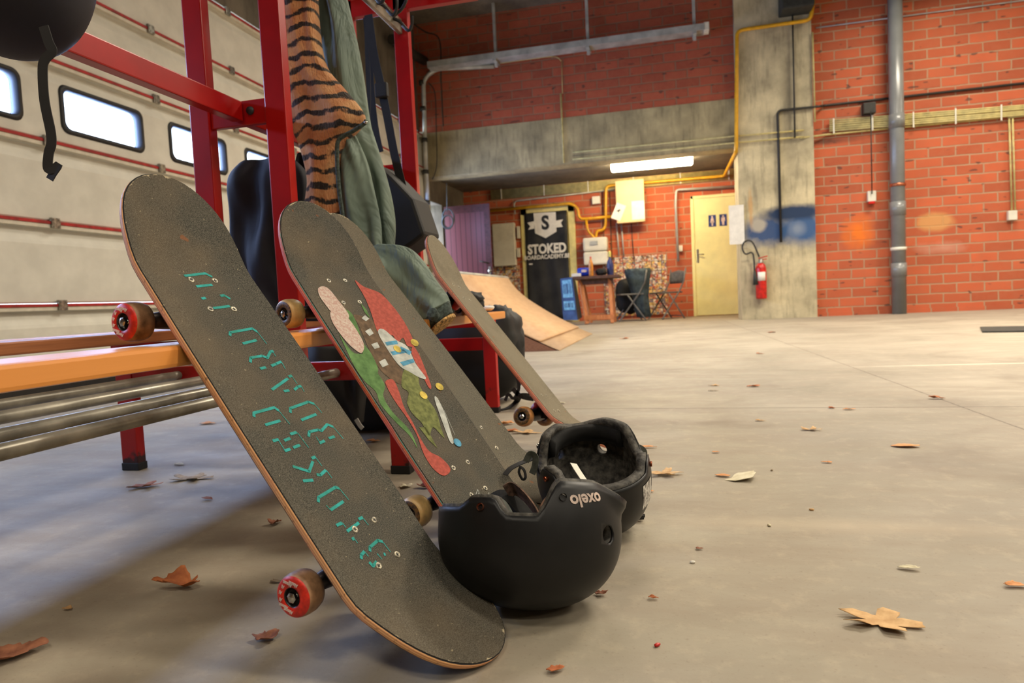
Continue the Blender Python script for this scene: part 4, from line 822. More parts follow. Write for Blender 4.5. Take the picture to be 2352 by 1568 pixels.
# ------------------------------------------------------------ skateboards
LN, WN, VS, KS, KA, TH = .404, .097, .228, .245, .30, .0118
def wid(v):
    a = abs(v); e = WN*(1-.02*min(a/VS, 1)**2)
    return e if a < VS else e*max(1-min((a-VS)/(LN-VS), 1)**3.4, 0)**.5
def surf(u, v):
    a = abs(v)-KS; ka = KA if v > 0 else KA+.12; k = 0 if a < 0 else (ka*a*a/.07 if a < .035 else ka*(a-.0175))
    return k+.0035*max(0, (abs(u)-.055)/.04)**2
VV = [-(VS+(LN-VS)*math.sin(i*PI/2/16)) for i in range(16, 0, -1)]+[-VS+2*VS*i/12 for i in range(13)]+[VS+(LN-VS)*math.sin(i*PI/2/16) for i in range(1, 17)]
def board(Wm, T, grip, ply, wheelmats, label, wheel_r=.0262, wb=.364, tip=1):
    M4 = Matrix(Wm).to_4x4(); M4.translation = Vector(T)
    root = thing('skateboard', T, label, 'skateboard', M=M4)
    NU = 12; b = bmesh.new(); uvl = b.loops.layers.uv.new('UVMap'); top = []; bot = []
    for v in VV:
        w = max(wid(v), .0012); top.append([b.verts.new((w*(-1+2*i/NU), v, surf(w*(-1+2*i/NU), v)-.0009)) for i in range(NU+1)])
        bot.append([b.verts.new((w*(-1+2*i/NU)*.985, v*.998, surf(w*(-1+2*i/NU), v)-TH)) for i in range(NU+1)])
    for a in range(len(VV)-1):
        for i in range(NU):
            for S_, fl in ((top, 0), (bot, 1)):
                f = (S_[a][i], S_[a][i+1], S_[a+1][i+1], S_[a+1][i]); f = b.faces.new(f if not fl else f[::-1]); f.smooth = True; f.material_index = 1
    def loopring(S_): return [S_[0][i] for i in range(NU+1)]+[S_[a][NU] for a in range(1, len(VV)-1)]+[S_[-1][i] for i in range(NU, -1, -1)]+[S_[a][0] for a in range(len(VV)-2, 0, -1)]
    rt, rb_ = loopring(top), loopring(bot); n = len(rt)
    mid = [[b.verts.new(p.co.lerp(q.co, t)+Vector((p.co.x, p.co.y*.3, 0)).normalized()*.0012*math.sin(t*PI)) for p, q in zip(rt, rb_)] for t in (.25, .5, .75)]
    lay = [rt]+mid+[rb_]
    for k in range(4):
        for i in range(n):
            try: f = b.faces.new((lay[k][i], lay[k+1][i], lay[k+1][(i+1) % n], lay[k][(i+1) % n]))
            except ValueError: continue
            f.smooth = True; f.material_index = 0
            for lp, (uu, vv) in zip(f.loops, ((i, k), (i, k+1), (i+1, k+1), (i+1, k))): lp[uvl].uv = (uu/n, 1-vv/4*.999)
    me = bpy.data.meshes.new('deck'); b.to_mesh(me); b.free(); deck = link_mesh('deck', me, [ply, 'strap_black'], root)
    g = MB(); R1 = []
    for v in VV:
        w = max(wid(v)-.0014, .0008); R1.append([g.b.verts.new((w*(-1+2*i/NU), v*.9965, surf(w*(-1+2*i/NU), v))) for i in range(NU+1)])
    for a in range(len(VV)-1):
        for i in range(NU): g._f((R1[a][i], R1[a][i+1], R1[a+1][i+1], R1[a+1][i]), 0, True)
    o = g.build('griptape', grip, root, fix=False)
    # bolts
    for s in (-1, 1):
        for dv in (0, .054):
            for u in (-.0206, .0206):
                v = s*(wb/2+dv); h = MB(); Mx = Matrix.Translation((u, v, surf(u, v)+.0001)) @ Matrix.Rotation(rnd.random()*3, 4, 'Z')
                h.lathe([(0, .0004), (.0026, .0004), (.0042, .0009), (.0047, .0004), (.0047, -.001)], Mx, 16)
                for q in (0, 1): h.box(-.0022 if q else -.0006, .0022 if q else .0006, -.0006 if q else -.0022, .0006 if q else .0022, .0004, .0009, 1, M=Mx)
                h.build('bolt', ['bolt', 'bolt_dark'], root)
    # trucks and wheels
    for s in (-1, 1):
        v0 = s*(wb/2+.027); t = MB(); zt = -TH
        t.box(-.0265, .0265, v0-.04, v0+.04, zt-.007, zt, bev=.003)
        t.sweep([(-.066, v0, -.056), (-.05, v0, -.055), (-.02, v0, -.048), (0, v0, -.044), (.02, v0, -.048), (.05, v0, -.055), (.066, v0, -.056)], lambda i, n: [((.010 if i in (0, 6) else (.012 if i in (1, 5) else .017))*math.cos(k*PI/5), (.010 if i in (0, 6) else (.013 if i in (1, 5) else .020))*math.sin(k*PI/5)) for k in range(10)])
        t.bar((0, v0-s*.008, zt-.004), (0, v0-s*.022, -.062), .012, .012); t.bar((0, v0+s*.03, zt-.004), (0, v0+s*.008, -.042), .02, .016)
        t.lathe([(.012, -.012), (.014, -.004), (.014, .004), (.012, .012)], Matrix.Translation((0, v0-s*.016, -.036)), 14, 1)
        t.tube([(-.108, v0, -.057), (.108, v0, -.057)], .004, 10, 2)
        tr = t.build('truck', ['truck', 'ext_red', 'chrome'], root)
        for u in (-1, 1):
            wm = MB(); Mw = Matrix.Translation((u*.0905, v0, -.057)) @ Matrix.Rotation(u*PI/2, 4, 'Y') @ Matrix.Rotation(rnd.random()*6, 4, 'Z'); r = wheel_r
            pr = [(.0045, .008), (.0105, .009), (.0105, .013), (.0118, .0155), (.0165, .016), (.0215, .0152), (r*.925, .0128), (r*.975, .009), (r, .004), (r, -.006), (r*.93, -.013), (.02, -.0155), (.0115, -.0155), (.0105, -.012), (.0045, -.012)]
            wm.lathe(pr, Mw, 36, mis=[3, 3, 3, 0, 0, 0 if wheelmats[0] == 'wheel_red' else 1, 1, 1, 1, 1, 1, 1, 3, 3])
            wm.lathe([(0, .0185), (.003, .0185), (.0045, .0175)], Mw, 10, 2); wm.lathe([(.0045, .0175), (.0065, .0165), (.0065, .0125), (0, .0125)], Mw, 6, 2, sm=False)
            w_ = wm.build('wheel', list(wheelmats)+['chrome', 'bearing'], tr)
            if wheelmats[0] == 'wheel_red' and u == -1:
                Mb = Matrix.Translation((u*.0905, v0, -.057)) @ Matrix.Rotation(u*PI/2, 4, 'Y') @ Matrix.Rotation(2.2, 4, 'Z')
                for ph, tx in ((-1.5, 'Almost'), (-1.0, 'Almost'), (-.5, 'Al'), (0, 'Al'), (.5, 'Al'), (1.0, 'Almost'), (1.5, 'Almost')):
                    Mt = Mb @ Matrix.Translation((.0168*math.cos(ph), .0168*math.sin(ph), .0161))
                    ob = text_obj(tx, .0056, 'print_white', Mt, tr, 'print', .00022, .0003, sx=.8)
    return root
def surfpt(u, v, e=.0005): return Vector((u, v, surf(u, v)+e))
def stroke(m, pts, w):
    P = [Vector(p) for p in pts]; n = len(P)
    for i in range(n-1):
        a, b = P[i], P[i+1]; d = (b-a).normalized(); k = Vector((-d.y, d.x))*w/2; e = d*w*.25
        a2 = a-(e if i else Vector((0, 0))); b2 = b+(e if i < n-2 else Vector((0, 0)))
        m.poly([surfpt(*(a2-k)), surfpt(*(b2-k)), surfpt(*(b2+k)), surfpt(*(a2+k))])
    return m
def rounded(pts, k=4):
    n = len(pts); out = []
    for i in range(n):
        a, b, c, d = (Vector(pts[(i+j-1) % n]) for j in range(4))
        for j in range(k):
            t = j/k; q = .5*((2*b)+(c-a)*t+(2*a-5*b+4*c-d)*t*t+(3*b-a-3*c+d)*t**3); out.append((q.x, q.y))
    return out
def flat(m, pts, e=.0005, mi=0):
    if len(pts) > 5: pts = rounded(pts)
    vs = [m.b.verts.new(surfpt(u, v, e)) for u, v in pts]; f = m._f(vs, mi)
    bmesh.ops.triangulate(m.b, faces=[f]); return m
def up_art(m):
    bmesh.ops.recalc_face_normals(m.b, faces=list(m.b.faces))
    for f in m.b.faces:
        if f.normal.z < 0: f.normal_flip()
    return m
b1 = board([[.175, -.6076, .7747], [.9841, .1322, -.1186], [-.0304, .7832, .6211]], (-.5035, .7986, .2865), 'grip1', 'ply1', ('wheel_red', 'wheel_worn'), 'nearest skateboard, teal broken letters on worn dusty grip, red wheels')
m = MB()
for k, pts in LETTERS: stroke(m, pts, .0042 if k == 'T' else .0011)
up_art(m).build('stencil_letters', 'teal', b1, fix=False)
b2 = board([[.3135, -.5966, .7387], [.9496, .1942, -.2462], [.0034, .7787, .6274]], (-.4672, 1.1045, .290), 'grip2', 'ply2', ('wheel_print', 'wheel_cream'), 'second skateboard, colourful red, green and cream painting on dark grip', wb=.366)
zz = 0
for key, mt in (('brown', 'a_brown'), ('green', 'a_green'), ('olive', 'a_olive'), ('red', 'a_red'), ('white', 'a_white'), ('bone', 'a_bone'), ('blue', 'a_blue')):
    m = MB(); zz += .00012
    for pl in ART[key]: flat(m, pl, .0004+zz)
    up_art(m).build('painted_patch', mt, b2, fix=False)
m = MB()
for k, (u, v) in DISCS: m.b.faces.new([m.b.verts.new(surfpt(u+.0085*math.cos(i*PI/10), v+.0085*math.sin(i*PI/10), .0016)) for i in range(20)]).material_index = 0 if k == 'y' else 1
up_art(m).build('painted_patch', ['a_yellow', 'a_blue'], b2, fix=False)
m = MB()
for i, s_ in enumerate(SCR): stroke(m, s_, .0008 if i == 5 else .0009)
up_art(m).build('white_scribble', 'a_white', b2, fix=False)
b3 = board([[.2591, -.6196, .7409], [.9658, .1562, -.2071], [.0126, .7692, .6389]], (-.5145, 1.339, .3005), 'grip3', 'ply1', ('wheel_print', 'wheel_tan'), 'plain grip skateboard mostly hidden behind the painted board')
b4 = board([[.1185, -.6292, .7681], [.9763, .2151, .0256], [-.1813, .7469, .6398]], (-.4615, 1.8181, .2965), 'grip4', 'ply4', ('wheel_print', 'wheel_tan'), 'farthest skateboard, plain sandy grip and pink edge, leaning at the bench end')
# ------------------------------------------------------------ helmets
def at(px, py, depth): return EYE+(FF+RR*((px-1176)/FPX)-UU*((py-784)/FPX))*depth
HA, HB, HH = .127, .102, .105
def sm(a, b, x): t = min(max((x-a)/(b-a), 0), 1); return t*t*(3-2*t)
def rimz(phi):
    d = abs(math.degrees(phi)) % 360; d = 360-d if d > 180 else d
    z = -.026
    z += -.012*sm(48, 58, d)*(1-sm(72, 82, d))
    z += .010*sm(74, 84, d)*(1-sm(100, 108, d))
    z += -.035*sm(101, 117, d)*(1-.62*sm(142, 178, d))
    return z
def rho(z, h):
    if z >= 0: return max(1-(z/h)**2.25, 0)**(1/2.25)
    return 1-.10*(z/.06)**2
def hpt(phi, z, off=0.0, flare=0.0):
    a, b, h = HA-off, HB-off, HH-off; r = rho(z, h)+flare
    return Vector((a*r*math.cos(phi), b*r*math.sin(phi), z))
def shell_rings(off, NP=96, NT_=26, dz=0.0):
    R = []
    for j in range(NT_+1):
        t = j/NT_; ring = []
        for k in range(NP):
            phi = k*2*PI/NP; zr = rimz(phi)+dz; h = HH-off; z = h-(h-zr)*(1-math.cos(t*PI/2))
            if j == 0: z = h*.99999
            dg = abs(math.degrees(phi)-180); fl = .10*sm(.90, 1, t)*(1-sm(8, 32, dg)) + .02*sm(.9, 1, t)*(1-sm(10, 60, min(math.degrees(phi), 360-math.degrees(phi))))
            ring.append(hpt(phi, z, off, fl if off < .01 else fl*.6))
        R.append(ring)
    return R
def cut(o, cutters):
    for c in cutters:
        q = o.modifiers.new('b', 'BOOLEAN'); q.operation = 'DIFFERENCE'; q.object = c; q.solver = 'EXACT'
    bpy.context.view_layer.update(); me = bpy.data.meshes.new_from_object(o.evaluated_get(bpy.context.evaluated_depsgraph_get()))
    o.modifiers.clear(); old = o.data; o.data = me; me.name = old.name
def helmet(M4, shellmat, label, foam='foam'):
    root = thing('skate_helmet', (0, 0, 0), label, 'helmet', M=M4)
    o_, i_ = shell_rings(0), shell_rings(.0035); NP = 96
    m = MB(); R = [[m.b.verts.new(p) for p in r] for r in o_[1:]]+[[m.b.verts.new(p) for p in r] for r in reversed(i_[1:])]
    for A, B_ in zip(R, R[1:]):
        for k in range(NP): m._f((A[k], A[(k+1) % NP], B_[(k+1) % NP], B_[k]), 0, True)
    m._f(R[0]); m._f(list(reversed(R[-1]))); shell = m.build('shell', shellmat, root)
    o2, i2 = shell_rings(.004, dz=-.004), shell_rings(.020, dz=-.003)
    m = MB(); R = [[m.b.verts.new(p) for p in r] for r in o2[1:]]+[[m.b.verts.new(p) for p in r] for r in reversed(i2[1:])]
    for A, B_ in zip(R, R[1:]):
        for k in range(NP): m._f((A[k], A[(k+1) % NP], B_[(k+1) % NP], B_[k]), 0, True)
    m._f(R[0]); m._f(list(reversed(R[-1]))); fo = m.build('foam_liner', foam, root)
    cs_ = []
    for ph, z in ((150, .004), (-150, .004)):
        p = hpt(math.radians(ph), z); n = Vector((p.x/HA**2, p.y/HB**2, p.z/HH**2)).normalized()
        c = MB().lathe([(0, -.04), (.0105, -.04), (.0115, 0), (.014, .03), (0, .03)], frame_m(p, n.cross(Vector((0, 0, 1))), n.cross(n.cross(Vector((0, 0, 1))))) if n.z < .98 else Matrix.Translation(p), 20).build('c', 'foam'); cs_.append(c)
    for c in cs_: c.matrix_world = M4
    bpy.context.view_layer.update()
    cut(shell, cs_); cut(fo, cs_)
    for c in cs_: bpy.data.objects.remove(c)
    # fit pads inside
    m = MB()
    m.loft([[hpt(math.radians(a), z, o) for z, o in ((.052, .020), (.046, .032), (.012, .034), (.004, .021))] for a in range(-60, 61, 6)]); m.build('front_pad', 'pad', root)
    m = MB(); m.loft([[hpt(math.radians(a), z, o) for z, o in ((-.016, .020), (-.02, .033), (-.046, .033), (-.052, .021))] for a in range(116, 245, 6)]); m.build('rear_pad', 'pad', root)
    for s in (-1, 1):
        for ph in (66, 116):
            a = math.radians(ph*s); z = rimz(a)+(.012 if ph == 66 else .020); p = hpt(a, z, -.0005); n = Vector((p.x/HA**2, p.y/HB**2, 0)).normalized()
            MB().lathe([(0, .002), (.0035, .0016), (.0048, .0), (.0048, -.003)], frame_m(p, n.cross(Vector((0, 0, 1))), Vector((0, 0, 1))) @ Matrix.Rotation(0, 4, 'X'), 14).build('rivet', 'chrome' if ph > 100 else 'copper', root)
    return root
def wrap(root, s, size, phi0, z0, mat='print_white', side=1, rot=0.0, bold=.0006):
    def w(co):
        x, y = co.x*math.cos(rot)-co.y*math.sin(rot), co.x*math.sin(rot)+co.y*math.cos(rot)
        z = z0+y; p = hpt(phi0, z); rr = math.hypot(HA*math.sin(phi0), HB*math.cos(phi0)); ph = phi0+x/rr
        return hpt(ph, z, -.0007-co.z)
    return text_obj(s, size, mat, None, root, 'lettering', bold, .0002, w)
def helm_matrix(c, f, crown):
    z = Vector(crown).normalized(); x = Vector(f); x = (x-z*x.dot(z)).normalized(); y = z.cross(x)
    m = Matrix((x, y, z)).transposed().to_4x4(); m.translation = Vector(c); return m
MA = helm_matrix(HAC, HAF, HAD); hA = helmet(MA, 'helmet_black', 'matt black skate helmet upside down on the floor against the nearest board')
sgn = 1 if (MA.to_3x3() @ Vector((0, 1, 0))).y < 0 else -1   # which side faces us
wrap(hA, 'oxelo', .022, sgn*math.radians(133), rimz(math.radians(133))+.022, rot=-.12*sgn)
MBm = helm_matrix(HBC, HBF, HBD); hB = helmet(MBm, 'helmet_black', 'black skate helmet behind the front one, its padded opening facing the camera')
sb = 1 if (MBm.to_3x3() @ Vector((0, 1, 0))).x < 0 else -1
wrap(hB, 'oxelo', .019, sb*math.radians(106), rimz(math.radians(112))+.034, rot=-PI/2*sb)
# sticker on helmet B, right side towards us
m = MB(); m.loft([[hpt(-sb*math.radians(a), z-.012, -.0009) for z in (.000, .02, .045)] for a in range(38, 61, 4)], closed=False, cap=False); m.build('sticker', 'sticker', hB)
def inv(root, pts): Mi = root.matrix_world.inverted(); return [Mi @ Vector(p) for p in pts]
def rib(root, pts, w, mat, t=.0014, up=(0, 0, 1), name='strap', k=6):
    P = smooth_path(inv(root, pts), k); MB().ribbon(P, w, t, up=root.matrix_world.to_3x3().inverted() @ Vector(up)).build(name, mat, root)
d = .93
rib(hA, [at(1132, 1178, .93), at(1142, 1150, .955), at(1158, 1158, .955), at(1176, 1192, .94), at(1182, 1206, .93)], .017, 'strap_grey', up=(.3, -.8, .5))
rib(hA, [at(1163, 1130, 1.0), at(1180, 1122, 1.0), at(1204, 1140, .98), at(1228, 1170, .96), at(1241, 1196, .95)], .024, 'strap_brown', .002, up=(.9, -.4, .2))
rib(hA, [at(1268, 1200, .95), at(1252, 1182, .96), at(1262, 1156, .97), at(1285, 1138, .97), at(1300, 1150, .95)], .02, 'strap_brown', .002, up=(.5, -.7, .4))
rib(hA, [at(1124, 1158, 1.0), at(1150, 1142, 1.0), at(1175, 1150, 1.0), at(1196, 1172, .99), at(1222, 1188, .98)], .026, 'pad', .008, up=(.2, -.3, .9), name='chin_pad')
rib(hA, [at(1317, 1064, .93), at(1328, 1082, .92), at(1344, 1106, .91)], .013, 'paper', .0006, up=(.8, -.5, .3), name='size_tag', k=3)
# straps of the rear helmet
rib(hB, [at(1226, 1052, 1.22), at(1204, 1060, 1.21), at(1190, 1066, 1.2), at(1172, 1076, 1.19), at(1160, 1090, 1.18)], .011, 'strap_black', up=(0, -.3, 1))
rib(hB, [at(1208, 1060, 1.2), at(1218, 1042, 1.2), at(1230, 1050, 1.2), at(1228, 1072, 1.2), at(1222, 1088, 1.2)], .012, 'strap_grey', up=(.6, -.8, .2))
rib(hB, [at(1196, 1070, 1.19), at(1192, 1084, 1.19), at(1200, 1100, 1.19), at(1207, 1096, 1.19), at(1204, 1080, 1.19), at(1196, 1072, 1.19)], .004, 'strap_black', .003, up=(0, -1, .2), name='buckle')
rib(hB, [at(1422, 986, 1.33), at(1444, 996, 1.32), at(1452, 1018, 1.31), at(1460, 1040, 1.29), at(1474, 1052, 1.28)], .013, 'strap_grey', up=(.6, -.8, .2))
rib(hB, [at(1450, 1048, 1.27), at(1462, 1030, 1.27), at(1476, 1036, 1.27), at(1476, 1048, 1.27), at(1456, 1060, 1.26), at(1452, 1074, 1.26)], .016, 'strap_grey', up=(.2, -.9, .4))
rib(hB, [at(1472, 1042, 1.27), at(1478, 1090, 1.26), at(1472, 1130, 1.25), at(1458, 1165, 1.23), at(1444, 1184, 1.22)], .010, 'strap_black', up=(.8, -.6, .1))
rib(hB, [at(1466, 1060, 1.27), at(1462, 1100, 1.26), at(1476, 1122, 1.25), at(1468, 1150, 1.24)], .008, 'strap_black', up=(.8, -.6, .1))
c = hz(1452, 1186, .008); cb_ = MB().box(-.028, .0, -.012, .012, -.006, .006, bev=.003); cb_.box(0, .02, -.011, -.005, -.004, .004, bev=.0015); cb_.box(0, .02, .005, .011, -.004, .004, bev=.0015); cb_.box(0, .024, -.002, .002, -.003, .003)
o = cb_.build('clip_buckle', 'strap_black', hB); o.matrix_parent_inverse = Matrix(); o.matrix_local = hB.matrix_world.inverted() @ (Matrix.Translation(c) @ Matrix.Rotation(.35, 4, 'Z'))
# helmet hanging at the upper left
Mh = helm_matrix(at(28, -46, .98), (.75, -.5, -.1), (-.2, -.3, -.9)); hC = helmet(Mh, 'helmet_navy', 'dark navy helmet hanging at the top left with a loose strap')
hC.scale = (1, 1, 1)
rib(hC, [at(100, 60, .86), at(112, 98, .86), at(120, 118, .86), at(104, 136, .86), at(98, 160, .86), at(102, 230, .86), at(116, 300, .86), at(118, 330, .86), at(112, 352, .86), at(110, 385, .86), at(122, 388, .86), at(134, 380, .86), at(122, 398, .86), at(114, 412, .86)], .012, 'strap_black', up=(.3, -1, .1))

# ------------------------------------------------------------ clothes on the bench
def cloth(sts, th, mat, name, parent, N=28, folds=.12, fr=3, k=4, seed=0, sub=1, capend=True, off=(0, 1, 0)):
    L = smooth_path([s[0] for s in sts], k); R = smooth_path([s[1] for s in sts], k); T_ = smooth_path([(s[2], 0, 0) for s in sts], k); rings = []
    for i, (l, r, t_) in enumerate(zip(L, R, T_)):
        c = (l+r)/2; A = (r-l)/2; o = Vector(off); Bv = (o-A*(o.dot(A)/max(A.length_squared, 1e-9))).normalized()*t_.x*th; ring = []
        for j in range(N):
            a = j*2*PI/N; n1 = math.sin(fr*a+i*.18+seed)+.6*math.sin((fr*2+1)*a-i*.27+seed*2)+1.4*noise.noise(Vector((math.cos(a)*1.3, math.sin(a)*1.3+seed, i*.16)))
            ring.append(c+A*math.cos(a)*(1+.02*n1)+Bv*math.sin(a)*(1+folds*4*n1))
        rings.append(ring)
    m = MB()
    for r in rings:
        for q in range(len(r)): r[q] = r[q]-parent.location
    m.loft(rings); return m.build(name, mat, parent, sub=sub)
ct_ = thing('lined_coat', hy(740, 760, 1.72), 'green coat with tiger-print fur lining hanging and spilling onto the bench seat', 'coat')
def st(l, r, t, Y=1.75, Y2=None): return (hy(*l, Y), hy(*r, Y2 or Y), t)
cloth([st((662, -172), (690, -172), .6), st((650, -60), (722, -60), 1), st((655, 60), (732, 60), 1), st((660, 150), (750, 150), 1.1), st((664, 225), (795, 205), 1.2), st((676, 300), (843, 272), 1.2), st((692, 345), (800, 325), 1.1), st((706, 410), (776, 400), 1), st((700, 470), (786, 465), 1), st((700, 560), (800, 560), .8)], .038, 'tiger', 'fur_lining', ct_, folds=.05, seed=1, sub=2)
cloth([st((700, -190), (730, -190), .5, 1.80), st((712, -60), (780, -60), 1, 1.83), st((730, 60), (812, 60), 1, 1.83), st((738, 160), (834, 170), 1, 1.83), st((760, 260), (846, 270), 1, 1.83), st((772, 330), (868, 350), 1, 1.83), st((778, 420), (893, 440), 1.1, 1.83), st((782, 510), (908, 520), 1.1, 1.83), st((800, 590), (905, 590), .8, 1.83)], .045, 'green_cloth', 'coat_back', ct_, folds=.10, seed=3, sub=2)
cloth([st((776, 318), (812, 300), .6, 1.77), st((776, 380), (842, 370), 1, 1.77), st((780, 440), (858, 440), 1, 1.77), st((786, 500), (872, 510), 1, 1.77), st((796, 560), (876, 565), 1, 1.77), st((810, 610), (880, 590), .6, 1.77)], .03, 'green_cloth', 'coat_front', ct_, folds=.08, seed=5, sub=2)
cloth([st((812, 600), (868, 560), .7, 1.66), st((835, 650), (930, 566), 1, 1.66), st((860, 700), (968, 592), 1.1, 1.66), st((900, 740), (1000, 640), 1.1, 1.66), st((938, 757), (1024, 672), 1, 1.66), st((958, 760), (1032, 694), .9, 1.66)], .052, 'green_cloth', 'sleeve', ct_, folds=.09, fr=4, seed=8, sub=2)
cloth([st((952, 757), (1030, 688), .85, 1.66), st((968, 765), (1038, 708), .85, 1.66), st((984, 768), (1041, 718), .8, 1.66)], .05, 'green_rib', 'cuff', ct_, folds=.03, fr=6, seed=2)
cloth([st((984, 768), (1041, 718), .85, 1.66), st((990, 772), (1043, 724), .9, 1.66), st((992, 773), (1044, 727), .7, 1.66)], .052, 'fuzz', 'cuff_trim', ct_, folds=.04, fr=9, seed=4)
E_ = smooth_path([hy(*p, 1.70)-ct_.location for p in ((842, 276), (836, 284), (812, 300), (790, 312), (777, 324), (774, 350), (777, 420), (786, 490), (796, 570))], 5)
MB().tube(E_, .006, 8).build('zip_edge', 'green_rib', ct_)
c = hy(840, 281, 1.69)-ct_.location; MB().lathe([(0, .004), (.004, .004), (.005, 0)], frame_m(c, (1, 0, 0), (0, 0, 1)), 10).build('snap', 'chrome', ct_)
p_ = hy(993, 718, 1.585)-ct_.location; MB().lathe([(0, .0015), (.012, .0015), (.014, 0), (.014, -.02)], frame_m(p_, (1, .1, 0), (0, .5, 1)), 18).build('cuff_badge', 'green_rib', ct_)
# navy jacket hanging between the posts
jk = thing('hanging_jacket', hy(600, 700, 1.86), 'dark navy jacket hanging behind the red post next to the nearest board', 'jacket')
cloth([st((552, 372), (672, 362), .5, 1.84), st((532, 410), (702, 400), 1, 1.84), st((534, 480), (704, 470), 1.1, 1.84), st((540, 560), (700, 560), 1.2, 1.84), st((556, 640), (706, 640), 1.2, 1.84), st((580, 700), (728, 700), 1.1, 1.84), st((612, 738), (765, 738), .7, 1.84)], .07, 'navy', 'body', jk, folds=.09, fr=5, seed=6, sub=1)
cloth([st((690, 352), (716, 350), .6, 1.9), st((688, 400), (722, 400), 1, 1.9), st((690, 470), (726, 470), .8, 1.9)], .04, 'bag_black', 'hood', jk, folds=.08, seed=2)
# black bag behind the coat, with its hanging straps
bg = thing('shoulder_bag', hy(910, 480, 2.2), 'black angular bag hanging behind the green coat by long straps', 'bag')
pts = [(862, 372), (900, 405), (948, 455), (976, 538), (948, 560), (905, 588), (880, 560), (860, 470)]
m = MB(); m.poly([hy(*p, 2.12)-bg.location for p in pts], thick=(0, .16, 0)); m.build('body', 'bag_black', bg, bev=.012)
def rb2(root, pts, w, mat, Y, t=.002, up=(0, 1, 0)):
    MB().ribbon([p-root.location for p in smooth_path([hy(*q, Y) for q in pts], 4)], w, t, up=up).build('strap', mat, root)
rb2(bg, [(846, 34), (858, 120), (872, 185), (890, 270), (905, 350), (925, 432)], .030, 'strap_black', 2.2)
rb2(bg, [(838, 40), (846, 150), (848, 230), (846, 300), (858, 345)], .012, 'strap_black', 2.24)
rb2(bg, [(846, 60), (850, 190), (860, 290), (872, 350)], .03, 'strap_black', 2.28)
MB().box(*(lambda c: (c.x-.02, c.x+.024, c.y-.012, c.y+.008, c.z-.028, c.z+.02))(hy(876, 205, 2.19)-bg.location), bev=.004).build('slider', 'strap_black', bg)
# under the bench
bp_ = thing('backpack', (-.74, 2.73, 0), 'large black backpack standing on the floor at the end of the bench', 'backpack')
m = MB(); m.merge(blobby((.44, .34, .37), 3.2, .12, 1.8, seed=11)); o = m.build('body', 'bag_black', bp_, sub=1); o.location = (-.09, 0, .198)
m = MB(); m.merge(blobby((.18, .2, .26), 2.6, .2, 2.4, seed=3)); o = m.build('side_pocket', 'bag_light', bp_); o.location = (.04, -.05, .27)
def rb3(root, pts, w, mat='strap_black', t=.003, name='strap', up=(0, 0, 1)): MB().ribbon([p-root.location for p in smooth_path(pts, 4)], w, t, up=up).build(name, mat, root)
rb3(bp_, [hz(1150, 941, .004), hz(1168, 936, .004), hz(1186, 922, .006), hy(1196, 908, 2.5), hy(1216, 910, 2.52)], .022)
rb3(bp_, [hy(1178, 892, 2.5), hy(1190, 905, 2.5), hy(1204, 912, 2.5), hy(1226, 916, 2.5)], .018, up=(0, 1, 0))
rb3(bp_, [hy(1186, 860, 2.5), hy(1192, 890, 2.5), hy(1180, 915, 2.5), hy(1168, 905, 2.5), hy(1160, 920, 2.5)], .012, up=(0, 1, 0))
bd = thing('duffel_bag', (-.98, 1.86, 0), 'black cloth bag with a zip hanging low under the bench seat', 'bag')
m = MB(); Q = [hy(*p, 1.84)-bd.location for p in ((690, 770), (836, 800), (838, 880), (826, 940), (830, 985), (800, 960), (760, 900), (700, 870))]
cloth([(hy(690, 772, 1.84), hy(846, 800, 1.84), .7), (hy(700, 830, 1.84), hy(846, 850, 1.84), 1.1), (hy(730, 890, 1.84), hy(842, 890, 1.84), 1), (hy(780, 940, 1.84), hy(836, 935, 1.84), .7), (hy(812, 976, 1.84), hy(834, 972, 1.84), .4)], .06, 'bag_black', 'body', bd, folds=.07, seed=7)
MB().ribbon([p-bd.location for p in (hy(818, 962, 1.80), hy(826, 976, 1.80), hy(833, 984, 1.80))], .012, .004, up=(0, 1, 0)).build('zip_pull', 'zinc', bd)
m = MB(); m.merge(blobby((.5, .36, .27), 2.8, .12, 1.6, seed=21)); o = tag(m.build('holdall', 'bag_black'), 'wide black holdall on the floor beneath the far end of the bench', 'bag'); o.location = (-1.02, 2.16, .142)
# small things on the seat end
for i, (px, c_, lab, s_) in enumerate(((1052, 'ext_red', 'small red object on the bench end behind the farthest board', (.05, .05, .045)), (1120, 'paper', 'small crumpled white wrapper on the orange bench end', (.05, .03, .018)), (1148, 'leaf_grey', 'small green-grey twig on the tip of the bench slat', (.03, .015, .012)))):
    m = MB(); m.merge(blobby(s_, 2.5, .3, 3, 10, 8, seed=i)); o = tag(m.build(('pouch', 'wrapper', 'twig')[i], c_), lab, ('pouch', 'wrapper', 'twig')[i]); c = hx(px, 700, -.66); o.location = (-.66, min(c.y, 2.39), ZS+s_[2]/2+.005)
m = MB(); m.merge(blobby((.16, .12, .07), 2.6, .2, 2.5, seed=31)); o = tag(m.build('glove_bundle', 'bag_black'), 'dark bundle on the bench seat under the green sleeve cuff', 'clothing'); o.location = (-.68, 2.12, ZS+.042)

